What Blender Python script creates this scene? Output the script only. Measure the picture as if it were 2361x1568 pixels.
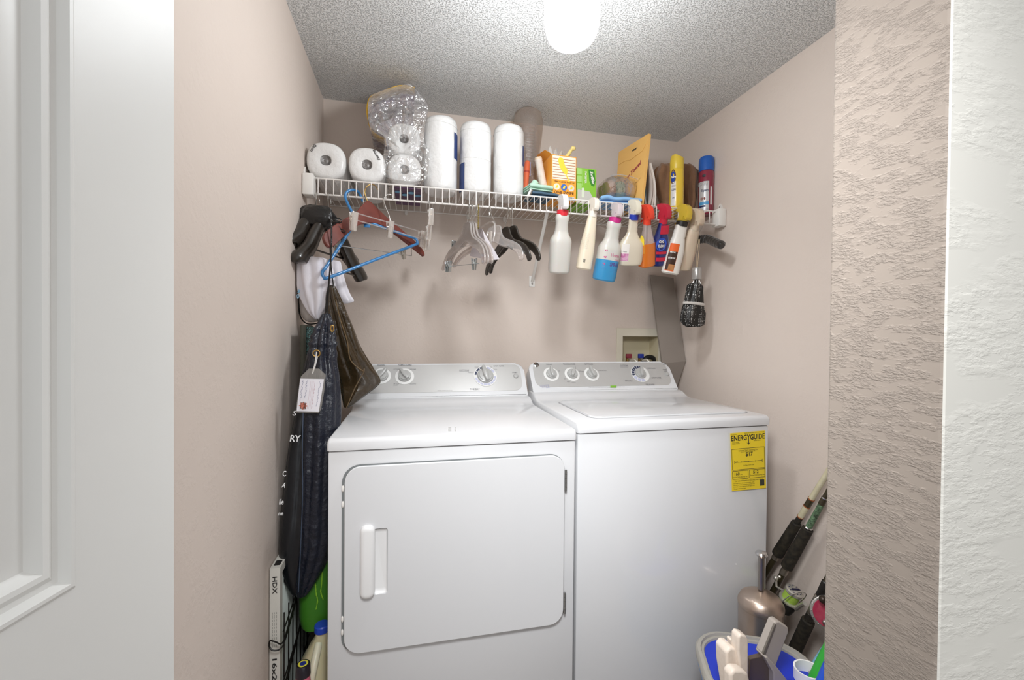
import bpy, bmesh, math, random
from mathutils import Vector, Matrix, noise
import numpy as np
for o in list(bpy.data.objects): bpy.data.objects.remove(o)
S = bpy.context.scene; COL = S.collection
PI = math.pi
# ---------------------------------------------------------------- camera
CAM = Vector((.378, -1.9874, 1.188)); YAW, PIT, ROL, F = .2252, -.0115, .0091, 997.
r0 = Vector((math.cos(YAW), -math.sin(YAW), 0))
FW = Vector((math.sin(YAW)*math.cos(PIT), math.cos(YAW)*math.cos(PIT), math.sin(PIT))).normalized()
u0 = r0.cross(FW)
RT = r0*math.cos(ROL)+u0*math.sin(ROL); UP = -r0*math.sin(ROL)+u0*math.cos(ROL)
cd = bpy.data.cameras.new('camera'); cam = bpy.data.objects.new('camera', cd); COL.objects.link(cam)
cam.matrix_world = Matrix.Translation(CAM) @ Matrix((RT, UP, -FW)).transposed().to_4x4()
cd.sensor_width = 36; cd.lens = 36*F/2361; cd.clip_start = .02
S.camera = cam
# ---------------------------------------------------------------- world, light, exposure
S.view_settings.view_transform = 'Standard'; S.view_settings.look = 'None'
S.view_settings.gamma = 1; S.view_settings.use_curve_mapping = False
S.view_settings.exposure = 0.07
W = bpy.data.worlds.new('world'); S.world = W; W.use_nodes = True
W.node_tree.nodes['Background'].inputs[0].default_value = (.96, .97, .98, 1)
W.node_tree.nodes['Background'].inputs[1].default_value = .84
LAMP_STRENGTH = 78
def area(name, loc, tgt, size, power, color=(1, 1, 1)):
    l = bpy.data.lights.new(name, 'AREA'); l.shape = 'DISK'; l.size = size; l.energy = power; l.color = color
    o = bpy.data.objects.new(name, l); COL.objects.link(o); o.location = loc
    o.rotation_euler = (Vector(tgt)-Vector(loc)).to_track_quat('-Z', 'Y').to_euler(); return o
hl = area('fill_light', (.42, -1.80, 1.72), (1.05, -.6, .40), .35, 6.4, (.98, .99, 1)); hl.data.spread = math.radians(92)  # added soft fill just above the camera, standing in for light from the hallway

def at(px, py, x=None, y=None, z=None, d=None, P=None, n=None):
    """world point seen at a photo pixel on a given plane (used to find where things stand)"""
    v = FW*F + RT*(px-1180.5) + UP*(784-py)
    if x is not None: t = (x-CAM.x)/v.x
    elif y is not None: t = (y-CAM.y)/v.y
    elif z is not None: t = (z-CAM.z)/v.z
    elif P is not None: t = (Vector(P)-CAM).dot(n)/v.dot(n)
    else: t = d/F
    return CAM+v*t
def proj(P):
    q = Vector(P)-CAM; z = q.dot(FW); return (1180.5+F*q.dot(RT)/z, 784-F*q.dot(UP)/z)

# ---------------------------------------------------------------- materials
MATS = {}
def s2l(c):
    return tuple(((x/12.92) if x <= .04045 else ((x+.055)/1.055)**2.4) for x in c)
def hexc(h):
    return s2l(tuple(int(h[i:i+2], 16)/255 for i in (0, 2, 4)))
def mat(name, col, rough=.5, metal=0, bump=None, coat=0, var=None, trans=0, ior=1.45, emit=0, alpha=1, sss=0, spec=.5, sheen=0, aniso=0):
    """bump=(scale,strength,detail,distance) var=(scale,amount,hex2)"""
    if name in MATS: return MATS[name]
    m = bpy.data.materials.new(name); m.use_nodes = True; nt = m.node_tree; N = nt.nodes; L = nt.links
    b = N['Principled BSDF']; c = hexc(col) if isinstance(col, str) else col
    b.inputs['Base Color'].default_value = (*c, 1); b.inputs['Roughness'].default_value = rough
    b.inputs['Metallic'].default_value = metal; b.inputs['IOR'].default_value = ior
    b.inputs['Transmission Weight'].default_value = trans; b.inputs['Coat Weight'].default_value = coat
    b.inputs['Specular IOR Level'].default_value = spec; b.inputs['Alpha'].default_value = alpha
    b.inputs['Sheen Weight'].default_value = sheen
    if sss: b.inputs['Subsurface Weight'].default_value = sss; b.inputs['Subsurface Scale'].default_value = .02
    if emit: b.inputs['Emission Color'].default_value = (*c, 1); b.inputs['Emission Strength'].default_value = emit
    tc = N.new('ShaderNodeTexCoord')
    if bump:
        sc, st, *r = bump; det = r[0] if r else 4; dist = r[1] if len(r) > 1 else .002
        n = N.new('ShaderNodeTexNoise'); n.inputs['Scale'].default_value = sc; n.inputs['Detail'].default_value = det
        L.new(tc.outputs['Object'], n.inputs['Vector']); bp = N.new('ShaderNodeBump')
        bp.inputs['Strength'].default_value = st; bp.inputs['Distance'].default_value = dist
        L.new(n.outputs['Fac'], bp.inputs['Height']); L.new(bp.outputs['Normal'], b.inputs['Normal'])
    if var:
        n2 = N.new('ShaderNodeTexNoise'); n2.inputs['Scale'].default_value = var[0]; n2.inputs['Detail'].default_value = 5
        L.new(tc.outputs['Object'], n2.inputs['Vector']); mx = N.new('ShaderNodeMix'); mx.data_type = 'RGBA'
        mx.inputs[6].default_value = (*c, 1); mx.inputs[7].default_value = (*hexc(var[2]), 1)
        mr = N.new('ShaderNodeMapRange'); mr.inputs[1].default_value = .35; mr.inputs[2].default_value = .7
        mr.inputs[4].default_value = var[1]
        L.new(n2.outputs['Fac'], mr.inputs[0]); L.new(mr.outputs[0], mx.inputs[0]); L.new(mx.outputs[2], b.inputs['Base Color'])
    MATS[name] = m; return m
def film(name, col='FFFFFF', gloss=.25, rough=.15, tint='FFFFFF', diff=0.1, bump=(60, .6, 3, .004)):
    """thin clear plastic: see-through, glossy, a little milky"""
    if name in MATS: return MATS[name]
    m = bpy.data.materials.new(name); m.use_nodes = True; nt = m.node_tree; N = nt.nodes; L = nt.links
    N.remove(N['Principled BSDF']); out = N['Material Output']
    t = N.new('ShaderNodeBsdfTransparent'); t.inputs[0].default_value = (*hexc(tint), 1)
    g = N.new('ShaderNodeBsdfGlossy'); g.inputs['Roughness'].default_value = rough; g.inputs[0].default_value = (1, 1, 1, 1)
    d = N.new('ShaderNodeBsdfDiffuse'); d.inputs[0].default_value = (*hexc(col), 1)
    fr = N.new('ShaderNodeLayerWeight'); fr.inputs[0].default_value = .35
    ma = N.new('ShaderNodeMath'); ma.operation = 'MULTIPLY_ADD'; ma.inputs[1].default_value = .8; ma.inputs[2].default_value = gloss*.35; ma.use_clamp = True
    L.new(fr.outputs['Facing'], ma.inputs[0])
    m1 = N.new('ShaderNodeMixShader'); m1.inputs[0].default_value = diff; L.new(t.outputs[0], m1.inputs[1]); L.new(d.outputs[0], m1.inputs[2])
    m3 = N.new('ShaderNodeMath'); m3.operation = 'MULTIPLY'; m3.inputs[1].default_value = gloss*2; m3.use_clamp = True; L.new(ma.outputs[0], m3.inputs[0])
    m2 = N.new('ShaderNodeMixShader'); L.new(m3.outputs[0], m2.inputs[0]); L.new(m1.outputs[0], m2.inputs[1]); L.new(g.outputs[0], m2.inputs[2])
    if bump:
        tc = N.new('ShaderNodeTexCoord'); n = N.new('ShaderNodeTexNoise'); n.inputs['Scale'].default_value = bump[0]; n.inputs['Detail'].default_value = bump[2]
        L.new(tc.outputs['Object'], n.inputs['Vector']); bp = N.new('ShaderNodeBump'); bp.inputs['Strength'].default_value = bump[1]; bp.inputs['Distance'].default_value = bump[3]
        L.new(n.outputs['Fac'], bp.inputs['Height'])
        for s in (g, d): L.new(bp.outputs['Normal'], s.inputs['Normal'])
    L.new(m2.outputs[0], out.inputs[0]); MATS[name] = m; return m

# ---------------------------------------------------------------- mesh helpers
def cr(pts, n=6, closed=False):
    """Catmull-Rom through the points"""
    P = [Vector(p) for p in pts]; k = len(P); out = []
    rng = range(k if closed else k-1)
    for i in rng:
        g = (lambda j: P[j % k]) if closed else (lambda j: P[max(0, min(k-1, j))])
        a, b, c, d = g(i-1), g(i), g(i+1), g(i+2)
        for s in range(n):
            t = s/n; out.append(.5*((2*b)+(c-a)*t+(2*a-5*b+4*c-d)*t*t+(3*b-a-3*c+d)*t**3))
    if not closed: out.append(P[-1])
    return out
def rrect(w, h, r, n=5, cx=0, cy=0):
    rr = r if isinstance(r, (tuple, list)) else (r,)*4   # tr, tl, bl, br
    out = []
    for (sx, sy, a0), q in zip(((1, 1, 0), (-1, 1, 90), (-1, -1, 180), (1, -1, 270)), rr):
        for i in range(n+1):
            a = math.radians(a0+90*i/n)
            out.append((cx+sx*(w/2-q)+q*math.cos(a), cy+sy*(h/2-q)+q*math.sin(a)))
    return out
def frame(p, xd, yd):
    """matrix with origin p, local x and y along the given directions"""
    x = Vector(xd).normalized(); z = x.cross(Vector(yd)).normalized(); y = z.cross(x)
    return Matrix.Translation(p) @ Matrix((x, y, z)).transposed().to_4x4()
def along(a, b, hint=(0, -1, 0)):
    """matrix at a with local z towards b and local y close to the hint"""
    z = (Vector(b)-Vector(a)).normalized(); x = Vector(hint).cross(z).normalized(); y = z.cross(x)
    return Matrix.Translation(a) @ Matrix((x, y, z)).transposed().to_4x4()
class MB:
    def __init__(s): s.bm = bmesh.new()
    def add(s, V, Fs, M=None):
        vs = [s.bm.verts.new(M @ Vector(v) if M else Vector(v)) for v in V]
        for f in Fs:
            try: s.bm.faces.new([vs[i] for i in f])
            except ValueError: pass
        return s
    def box(s, c, d, rot=None, bev=0, seg=2, M=None):
        b = bmesh.new(); bmesh.ops.create_cube(b, size=1)
        for v in b.verts: v.co = Vector((v.co.x*d[0], v.co.y*d[1], v.co.z*d[2]))
        if bev: bmesh.ops.bevel(b, geom=b.edges[:], offset=bev, segments=seg, affect='EDGES', profile=.5)
        T = Matrix.Translation(c)
        if rot: T = T @ Matrix.Rotation(rot[2], 4, 'Z') @ Matrix.Rotation(rot[1], 4, 'Y') @ Matrix.Rotation(rot[0], 4, 'X')
        if M: T = M @ T
        return s.merge(b, T)
    def merge(s, b, T=None):
        b.verts.index_update()
        s.add([v.co.copy() for v in b.verts], [[v.index for v in f.verts] for f in b.faces], T); b.free(); return s
    def tube(s, pts, r, seg=8, closed=False, M=None, flat=1):
        P = [Vector(p) for p in pts]; n = len(P); R = r if isinstance(r, (list, tuple)) else [r]*n
        T = [((P[(i+1) % n]-P[i-1]) if closed else (P[min(i+1, n-1)]-P[max(i-1, 0)])).normalized() for i in range(n)]
        a = Vector((0, 0, 1)) if abs(T[0].z) < .9 else Vector((1, 0, 0)); N = T[0].cross(a).normalized(); V = []; Fs = []
        for i in range(n):
            N = (N-T[i]*N.dot(T[i])).normalized(); B = T[i].cross(N)
            for k in range(seg):
                q = 2*PI*k/seg; V.append(P[i]+(N*math.cos(q)+B*math.sin(q)*flat)*R[i])
        for i in range(n if closed else n-1):
            j = (i+1) % n
            for k in range(seg): Fs.append((i*seg+k, i*seg+(k+1) % seg, j*seg+(k+1) % seg, j*seg+k))
        if not closed: Fs += [tuple(range(seg))[::-1], tuple((n-1)*seg+k for k in range(seg))]
        return s.add(V, Fs, M)
    def lathe(s, prof, seg=28, M=None, sx=1, sy=1, cap=True, sq=None):
        """prof = [(radius, z)]; sq > 2 squares the section off (superellipse)"""
        V = []; Fs = []; n = len(prof)
        for i, pz in enumerate(prof):
            rr, z = pz[0], pz[1]; e = sq if sq and not (len(pz) > 2 and pz[2] == 0) else 2
            for k in range(seg):
                q = 2*PI*k/seg; c, t = math.cos(q), math.sin(q)
                w = (abs(c)**e+abs(t)**e)**(-1/e)
                V.append((rr*c*w*sx, rr*t*w*sy, z))
        for i in range(n-1):
            for k in range(seg): Fs.append((i*seg+k, i*seg+(k+1) % seg, (i+1)*seg+(k+1) % seg, (i+1)*seg+k))
        if cap: Fs += [tuple(range(seg))[::-1], tuple((n-1)*seg+k for k in range(seg))]
        return s.add(V, Fs, M)
    def loft(s, rings, cap=True, closed=True):
        V = []; Fs = []; m = len(rings[0])
        for R in rings: V += [Vector(p) for p in R]
        for i in range(len(rings)-1):
            for k in range(m if closed else m-1): Fs.append((i*m+k, i*m+(k+1) % m, (i+1)*m+(k+1) % m, (i+1)*m+k))
        if cap and closed: Fs += [tuple(range(m))[::-1], tuple((len(rings)-1)*m+k for k in range(m))]
        return s.add(V, Fs)
    def prism(s, poly, z0, z1, M=None, bev=0, seg=2):
        b = bmesh.new(); n = len(poly)
        lo = [b.verts.new((p[0], p[1], z0)) for p in poly]; hi = [b.verts.new((p[0], p[1], z1)) for p in poly]
        b.faces.new(lo[::-1]); top = b.faces.new(hi)
        for i in range(n): b.faces.new((lo[i], lo[(i+1) % n], hi[(i+1) % n], hi[i]))
        if bev:
            es = [e for e in b.edges if (e.verts[0] in hi and e.verts[1] in hi)]
            bmesh.ops.bevel(b, geom=es, offset=bev, segments=seg, affect='EDGES', profile=.5)
        return s.merge(b, M)
    def grid(s, fn, nu, nv, closeu=False):
        V = [fn(i/nu, j/nv) for j in range(nv+1) for i in range(nu+1)]
        Fs = [(j*(nu+1)+i, j*(nu+1)+i+1, (j+1)*(nu+1)+i+1, (j+1)*(nu+1)+i) for j in range(nv) for i in range(nu)]
        return s.add(V, Fs)
    def sphere(s, c, r, M=None, seg=12, sc=(1, 1, 1)):
        b = bmesh.new(); bmesh.ops.create_uvsphere(b, u_segments=seg, v_segments=max(6, seg//2), radius=r)
        T = Matrix.Translation(c) @ Matrix.Diagonal((*sc, 1))
        return s.merge(b, M @ T if M else T)
    def holed(s, outer, holes, z0, z1, M=None, bev=0):
        """flat plate with holes"""
        cu = bpy.data.curves.new('tmp', 'CURVE'); cu.dimensions = '2D'; cu.fill_mode = 'BOTH'
        cu.extrude = (z1-z0)/2-bev; cu.bevel_depth = bev; cu.bevel_resolution = 1; cu.offset = -bev
        for poly in [outer]+holes:
            sp = cu.splines.new('POLY'); sp.points.add(len(poly)-1); sp.use_cyclic_u = True
            for q, p in zip(sp.points, poly): q.co = (p[0], p[1], 0, 1)
        s._curve(cu, Matrix.Translation((0, 0, (z0+z1)/2)) if not M else M @ Matrix.Translation((0, 0, (z0+z1)/2))); return s
    def _curve(s, cu, T, fn=None):
        o = bpy.data.objects.new('tmp', cu); me = o.to_mesh()
        V = [v.co.copy() for v in me.vertices]; Fs = [list(p.vertices) for p in me.polygons]
        o.to_mesh_clear(); bpy.data.objects.remove(o); bpy.data.curves.remove(cu)
        if fn: V = [fn(v) for v in V]
        s.add(V, Fs, T)
    def text(s, body, h, M=None, width=None, ext=.0003, align='CENTER', fn=None, bold=0, shear=0):
        """lettering lying in local xy, baseline at y=0"""
        cu = bpy.data.curves.new('tmp', 'FONT'); cu.body = body; cu.size = 1; cu.align_x = align; cu.resolution_u = 2
        cu.offset = bold; cu.shear = shear
        o = bpy.data.objects.new('tmp', cu); me = o.to_mesh()
        V = [v.co.copy() for v in me.vertices]; Fs = [list(p.vertices) for p in me.polygons]
        o.to_mesh_clear(); bpy.data.objects.remove(o); bpy.data.curves.remove(cu)
        if not V: return s
        ky = h/.70; w0 = max(v.x for v in V)-min(v.x for v in V); kx = (width/w0) if width else ky
        V = [Vector((v.x*kx, v.y*ky, ext)) for v in V]
        if fn: V = [fn(v) for v in V]
        return s.add(V, Fs, M)
    def ptext(s, body, a, b, h, P, n, lift=.0006, bold=0):
        """lettering on the plane (P, n), baseline between photo pixels a and b"""
        A, B = at(*a, P=P, n=n), at(*b, P=P, n=n); n = Vector(n).normalized(); x = (B-A).normalized()
        M = frame((A+B)/2+n*lift, x, n.cross(x)); return s.text(body, h, M, (B-A).length, bold=bold)
    def build(s, name, m, parent=None, smooth=True, sub=0, solid=0, label=None, cat=None, group=None, kind=None, angle=40, weld=False, plabel=None, offs=0):
        bm = s.bm
        if weld: bmesh.ops.remove_doubles(bm, verts=bm.verts[:], dist=1e-5)
        bmesh.ops.recalc_face_normals(bm, faces=bm.faces[:])
        if parent is not None: base = wloc(parent)
        else:
            lo = Vector([min(v.co[i] for v in bm.verts) for i in range(3)]); hi = Vector([max(v.co[i] for v in bm.verts) for i in range(3)])
            base = Vector(((lo.x+hi.x)/2, (lo.y+hi.y)/2, lo.z))
        for v in bm.verts: v.co -= base
        me = bpy.data.meshes.new(name); bm.to_mesh(me); bm.free()
        for mm in (m if isinstance(m, (list, tuple)) else [m]): me.materials.append(mm)
        if smooth:
            me.polygons.foreach_set('use_smooth', [True]*len(me.polygons)); me.update()
            me.set_sharp_from_angle(angle=math.radians(angle))
        o = bpy.data.objects.new(name, me); COL.objects.link(o)
        if parent is not None: o.parent = parent
        else: o.location = base
        if solid: md = o.modifiers.new('solid', 'SOLIDIFY'); md.thickness = solid; md.offset = offs
        if sub: md = o.modifiers.new('sub', 'SUBSURF'); md.levels = sub; md.render_levels = sub
        if label: o['label'] = label; o['category'] = cat
        if group: o['group'] = group
        if kind: o['kind'] = kind
        if plabel: o['label'] = plabel
        return o
def wloc(o):
    p = Vector(o.location) if o.type == 'EMPTY' or o.parent is None else Vector((0, 0, 0))
    return p + (wloc(o.parent) if o.parent else Vector((0, 0, 0)))
def thing(name, label, cat, loc=(0, 0, 0), group=None):
    o = bpy.data.objects.new(name, None); o.empty_display_size = .03; COL.objects.link(o)
    o.location = loc; o['label'] = label; o['category'] = cat
    if group: o['group'] = group
    return o
def copy_tree(o, parent=None):
    c = o.copy(); COL.objects.link(c)
    if parent: c.parent = parent
    for ch in o.children: copy_tree(ch, c)
    return c
def nz(p, sc=1): return noise.noise(Vector(p)*sc)

# ---------------------------------------------------------------- colours of the place
white_enamel = mat('white enamel', 'D6D7D9', .2, coat=.5)
grey_gap = mat('dark gap', '4A4A4A', .6)
wire_white = mat('white coated wire', 'E6E1DC', .35)
white_pl = mat('white plastic', 'ECE9E4', .4)
black_print = mat('black print', '242424', .5)
chrome = mat('chrome', 'D0D0D0', .15, 1)
steel = mat('brushed steel', 'A8A29C', .32, 1, bump=(90, .15, 3, .001))
def wallmat(name, col, sc, st, dist, stretch=None, var=None):
    m = mat(name, col, .75, var=var or (1.5, .5, 'D5C7BC'), spec=.3); nt = m.node_tree; N = nt.nodes; L = nt.links
    tc = N['Texture Coordinate']; mp = N.new('ShaderNodeMapping')
    if stretch: mp.inputs['Scale'].default_value = stretch[0]; mp.inputs['Rotation'].default_value = stretch[1]
    L.new(tc.outputs['Object'], mp.inputs[0])
    n = N.new('ShaderNodeTexNoise'); n.inputs['Scale'].default_value = sc; n.inputs['Detail'].default_value = 6; n.inputs['Roughness'].default_value = .6
    L.new(mp.outputs[0], n.inputs['Vector']); ra = N.new('ShaderNodeValToRGB'); ra.color_ramp.elements[0].position = .42; ra.color_ramp.elements[1].position = .6
    L.new(n.outputs['Fac'], ra.inputs[0]); bp = N.new('ShaderNodeBump'); bp.inputs['Strength'].default_value = st; bp.inputs['Distance'].default_value = dist
    n2 = N.new('ShaderNodeTexNoise'); n2.inputs['Scale'].default_value = sc*.22; n2.inputs['Detail'].default_value = 2; L.new(mp.outputs[0], n2.inputs['Vector'])
    mr = N.new('ShaderNodeMapRange'); mr.inputs[1].default_value = .42; mr.inputs[2].default_value = .55; L.new(n2.outputs['Fac'], mr.inputs[0])
    mu = N.new('ShaderNodeMath'); mu.operation = 'MULTIPLY'; L.new(ra.outputs[0], mu.inputs[0]); L.new(mr.outputs[0], mu.inputs[1])
    L.new(mu.outputs[0], bp.inputs['Height']); L.new(bp.outputs['Normal'], N['Principled BSDF'].inputs['Normal']); return m
wall_m = wallmat('pinkish beige wall paint', 'DDD0C6', 80, .28, .0013)
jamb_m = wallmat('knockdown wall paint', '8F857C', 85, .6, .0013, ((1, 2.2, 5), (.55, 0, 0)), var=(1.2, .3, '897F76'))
hall_m = wallmat('white hall paint', 'D3D1CA', 45, .3, .0015, ((1, 1, 2.5), (0, 0, 0)), var=(1.2, .3, 'CDCBC4'))
ceil_m = mat('popcorn ceiling', 'E8E9E8', .85, spec=.2)
def popcorn(m):
    nt = m.node_tree; N = nt.nodes; L = nt.links; tc = N['Texture Coordinate']
    n = N.new('ShaderNodeTexNoise'); n.inputs['Scale'].default_value = 200; n.inputs['Detail'].default_value = 3; n.inputs['Roughness'].default_value = .55; n.inputs['Distortion'].default_value = .3
    L.new(tc.outputs['Object'], n.inputs['Vector'])
    s = N.new('ShaderNodeMapRange'); s.inputs[1].default_value = .48; s.inputs[2].default_value = .68; s.interpolation_type = 'SMOOTHSTEP'; L.new(n.outputs['Fac'], s.inputs[0])
    bp = N.new('ShaderNodeBump'); bp.inputs['Strength'].default_value = .9; bp.inputs['Distance'].default_value = .005
    L.new(s.outputs[0], bp.inputs['Height']); L.new(bp.outputs['Normal'], N['Principled BSDF'].inputs['Normal'])
popcorn(ceil_m)
floor_m = mat('grey vinyl floor', '9A9088', .5, var=(3, .5, '837A72'))

# ---------------------------------------------------------------- room shell
RW, RH = 1.695, 2.187
XJ, YJ0, YJ1 = .86, -1.57, -1.685
def slab(name, a, b, m, kind='structure'):
    a, b = Vector(a), Vector(b)
    return MB().box((a+b)/2, b-a).build(name, m, smooth=False, kind=kind)
slab('floor', (-.6, -3.6, -.05), (3.2, .12, 0), floor_m)
slab('ceiling', (-.12, YJ1, RH), (RW+.12, .12, RH+.06), ceil_m)
slab('wall_left', (-.12, YJ0, 0), (0, .12, RH), wall_m)
slab('wall_right', (RW, YJ0, 0), (RW+.12, .12, RH), wall_m)
# back wall with an opening for the supply box
WB = (1.40, 1.60, 1.0, 1.187)   # x0 x1 z0 z1 of the opening
mb = MB(); mb.holed([(-.0, 0), (RW, 0), (RW, RH), (0, RH)], [[(WB[0], WB[2]), (WB[1], WB[2]), (WB[1], WB[3]), (WB[0], WB[3])]], -.12, 0, frame((0, 0, 0), (1, 0, 0), (0, 0, 1)))
o = mb.build('wall_back', wall_m, smooth=False, kind='structure')
# front partition on the right with its knockdown-textured reveal
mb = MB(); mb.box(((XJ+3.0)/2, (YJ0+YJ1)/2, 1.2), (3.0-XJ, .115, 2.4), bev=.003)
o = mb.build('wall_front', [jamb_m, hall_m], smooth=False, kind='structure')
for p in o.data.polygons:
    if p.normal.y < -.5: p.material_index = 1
mb = MB(); mb.box((.33, (YJ0+YJ1)/2, 2.26), (1.06, .115, .28)); mb.build('wall_over_opening', hall_m, smooth=False, kind='structure')
mb = MB(); mb.box((-.06-.22, (YJ0+YJ1)/2, 1.2), (.32, .115, 2.4)); mb.build('wall_beside_door', hall_m, smooth=False, kind='structure')
# panelled door, open, at the left edge of the view
DE = Vector((.118, -1.433, 0)); dd = Vector((-.174, -.985, 0)).normalized(); dn = Vector((dd.y*-1, dd.x, 0))*-1
if dn.x < 0: dn = -dn
Md = frame(DE, dd, (0, 0, 1))   # local x along the leaf from its far edge, y up, z = normal
if (Md.to_3x3() @ Vector((0, 0, 1))).x < 0: Md = Md @ Matrix.Diagonal((1, 1, -1, 1))
door_m = mat('door white paint', 'E0E0DD', .42, bump=(25, .25, 4, .001))
DW, DH, st = .74, 2.03, .115
outer = [(0, .01), (DW, .01), (DW, DH), (0, DH)]
pans = [(st, .13, DW/2-.05-st, .73), ]
def rect(x0, y0, x1, y1): return [(x0, y0), (x1, y0), (x1, y1), (x0, y1)]
holes = [rect(a, b, c, d) for (b, d) in ((.24, .80), (.969, 1.90)) for (a, c) in ((st, DW/2-.05), (DW/2+.05, DW-st))]
mb = MB(); mb.holed(outer, holes, -.035, 0, Md)
door = mb.build('door_1', door_m, kind='structure', smooth=False)
mb = MB()
for hpoly in holes:
    (x0, y0), _, (x1, y1), _ = hpoly
    prof = [(0, 0), (.003, .002), (.006, .002), (.010, -.005), (.014, -.006), (.019, -.003), (.023, -.004), (.027, -.010), (.030, -.012), (.038, -.012), (.060, -.003), (.064, -.003)]
    prev = None; V = []; Fs = []
    for k, (ins, zz) in enumerate(prof):
        V += [(x0+ins, y0+ins, zz), (x1-ins, y0+ins, zz), (x1-ins, y1-ins, zz), (x0+ins, y1-ins, zz)]
        if k:
            for q in range(4): Fs.append(((k-1)*4+q, (k-1)*4+(q+1) % 4, k*4+(q+1) % 4, k*4+q))
    Fs.append(tuple((len(prof)-1)*4+q for q in range(4)))
    mb.add(V, Fs, Md)
mb.build('door_panel', door_m, door, angle=25)

# ---------------------------------------------------------------- ceiling lamp
LB = at(1318, 105, y=-.95); LX, LY, LZ = LB.x, LB.y, LB.z
lamp = thing('ceiling_lamp', 'glowing white jar-shaped glass lamp hanging just below the popcorn ceiling', 'ceiling light', (LX, LY, RH))
LM = Matrix.Translation((LX, LY, 0))
MB().lathe([(.062, RH), (.062, RH-.012), (.050, RH-.018), (.048, LZ+.172), (.066, LZ+.160), (.069, LZ+.135), (.0695, LZ+.118), (.0655, LZ+.118), (.0655, LZ+.135), (0, LZ+.158)], 32, LM).build('holder_with_shade_brim', white_pl, lamp)  # holder's brim is widened to keep the globe's glow off the nearby ceiling
glow = mat('lit opal glass', (.94, .97, 1), .4, emit=LAMP_STRENGTH)
prof = [(.060, .150), (.064, .135), (.0650, .118), (.069, .10), (.0695, .07), (.067, .045), (.058, .02), (.043, .008), (.022, .001), (.0, 0)]
MB().lathe([(p.x, LZ+p.y) for p in cr([(a, b, 0) for a, b in prof], 3)], 32, LM, cap=False).build('glass_globe', glow, lamp, plabel='lit white glass globe')

# ---------------------------------------------------------------- laundry machines
def machine(name, label, x0, x1, yf, zd, ztop, yback=-.135):
    t = thing(name, label, name.replace('clothes_', ''), ((x0+x1)/2, (yf+yback)/2, 0))
    xc, w = (x0+x1)/2, x1-x0
    MB().box((xc, (yf+.003+yback)/2, (zd-.034)/2+.01), (w-.002, yback-yf-.003, zd-.034-.02), bev=.006).build('body', white_enamel, t)
    MB().box((xc, (yf+.02+yback)/2, zd-.034), (w-.014, yback-yf-.032, .008)).build('top_gap', grey_gap, t)
    # deck: side profile swept across
    pr = [(yf-.002, zd-.032), (yf-.003, zd-.012), (yf+.001, zd-.004), (yf+.010, zd), (-.36, zd), (-.325, zd+.003), (-.305, zd+.012), (-.285, zd+.022), (-.24, zd+.026), (-.20, zd+.026), (yback, zd), (yback, zd-.032)]
    rings = []
    for xx, ins in ((x0-.001, .006), (x0+.002, .002), (x0+.007, 0), (x1-.007, 0), (x1-.002, .002), (x1+.001, .006)):
        rings.append([Vector((xx, p[0] + (ins if p[0] < -.5 else 0), p[1]-(ins if p[1] > zd-.02 else 0))) for p in pr])
    MB().loft(rings).build('top_deck', white_enamel, t, angle=50)
    # console on a sloped plane
    A = Vector((xc, -.258, zd+.024)); B = Vector((xc, -.166, ztop)); n = Vector((0, -(B-A).z, (B-A).y)).normalized()
    Ln = (B-A).length; M = frame(A, (1, 0, 0), B-A)
    if (M.to_3x3() @ Vector((0, 0, 1))).dot(n) < 0: M = M @ Matrix.Diagonal((1, 1, -1, 1))
    cw = w-.008
    MB().prism(rrect(cw, Ln, (.035, .035, .004, .004), 6, 0, Ln/2), -.06, 0, M, bev=.007, seg=3).build('control_console', white_enamel, t)
    return t, M, A, n, Ln, cw
console_m = mat('silver console face', 'BDBCBA', .35, .25)
knob_m = mat('grey knob plastic', 'AFAFAD', .3, coat=.3)
ring_m = mat('pale dial ring', 'E2E2E0', .5)
ink = mat('console lettering', '55555A', .5); navy_ink = mat('navy dial segments', '3A4058', .5)
lav = mat('lavender dial segments', 'B9BCD2', .5); green_ink = mat('green badge', '7DB53A', .5)

dryer, Mdr, Ad, nd, Ld, cwd = machine('clothes_dryer', 'white front-loading clothes dryer with wide rounded door and pull handle, left of the washer', .163, .849, -.792, .914, 1.066)
washer, Mwa, Aw, nw, Lw, cww = machine('clothes_washer', 'white top-loading washing machine with yellow label on its front corner', .863, 1.549, -.768, .926, 1.070)
for t, M, A, Ln, cw, sh in ((dryer, Mdr, Ad, Ld, cwd, 0), (washer, Mwa, Aw, Lw, cww, 0)):
    MB().prism(rrect(cw-.035, Ln*.80, (.028, .028, .035, .035), 6, 0, Ln*.155+Ln*.40), 0, .0015, M).build('console_face', console_m, t)
def knob(t, px, py, A, n, rr, r1, ang, name='dial_knob', ticks=None):
    c = at(px, py, P=A+n*.002, n=n); up = Vector((0, 1, 0)); up = (up-n*up.dot(n)).normalized()
    if up.z < 0: up = -up
    M = frame(c, (1, 0, 0), up)
    if (M.to_3x3() @ Vector((0, 0, 1))).dot(n) < 0: M = M @ Matrix.Diagonal((1, 1, -1, 1))
    MB().lathe([(rr, 0), (rr, .0012), (rr-.002, .0018), (0, .0018)], 40, M).build('dial_ring', ring_m, t)
    R = M @ Matrix.Rotation(ang, 4, 'Z')
    k = MB().lathe([(r1, .0018), (r1, .006), (r1*.93, .010), (r1*.8, .0105), (r1*.78, .014), (0, .016)], 36, R).build(name, knob_m, t)
    g = MB(); g.prism([(-r1*.2, -r1*.85), (r1*.2, -r1*.85), (r1*.34, 0), (r1*.2, r1*1.12), (0, r1*1.3), (-r1*.2, r1*1.12), (-r1*.34, 0)], .008, .026, R, bev=.004)
    g.build('knob_grip', knob_m, k); return M
D = math.radians
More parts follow.
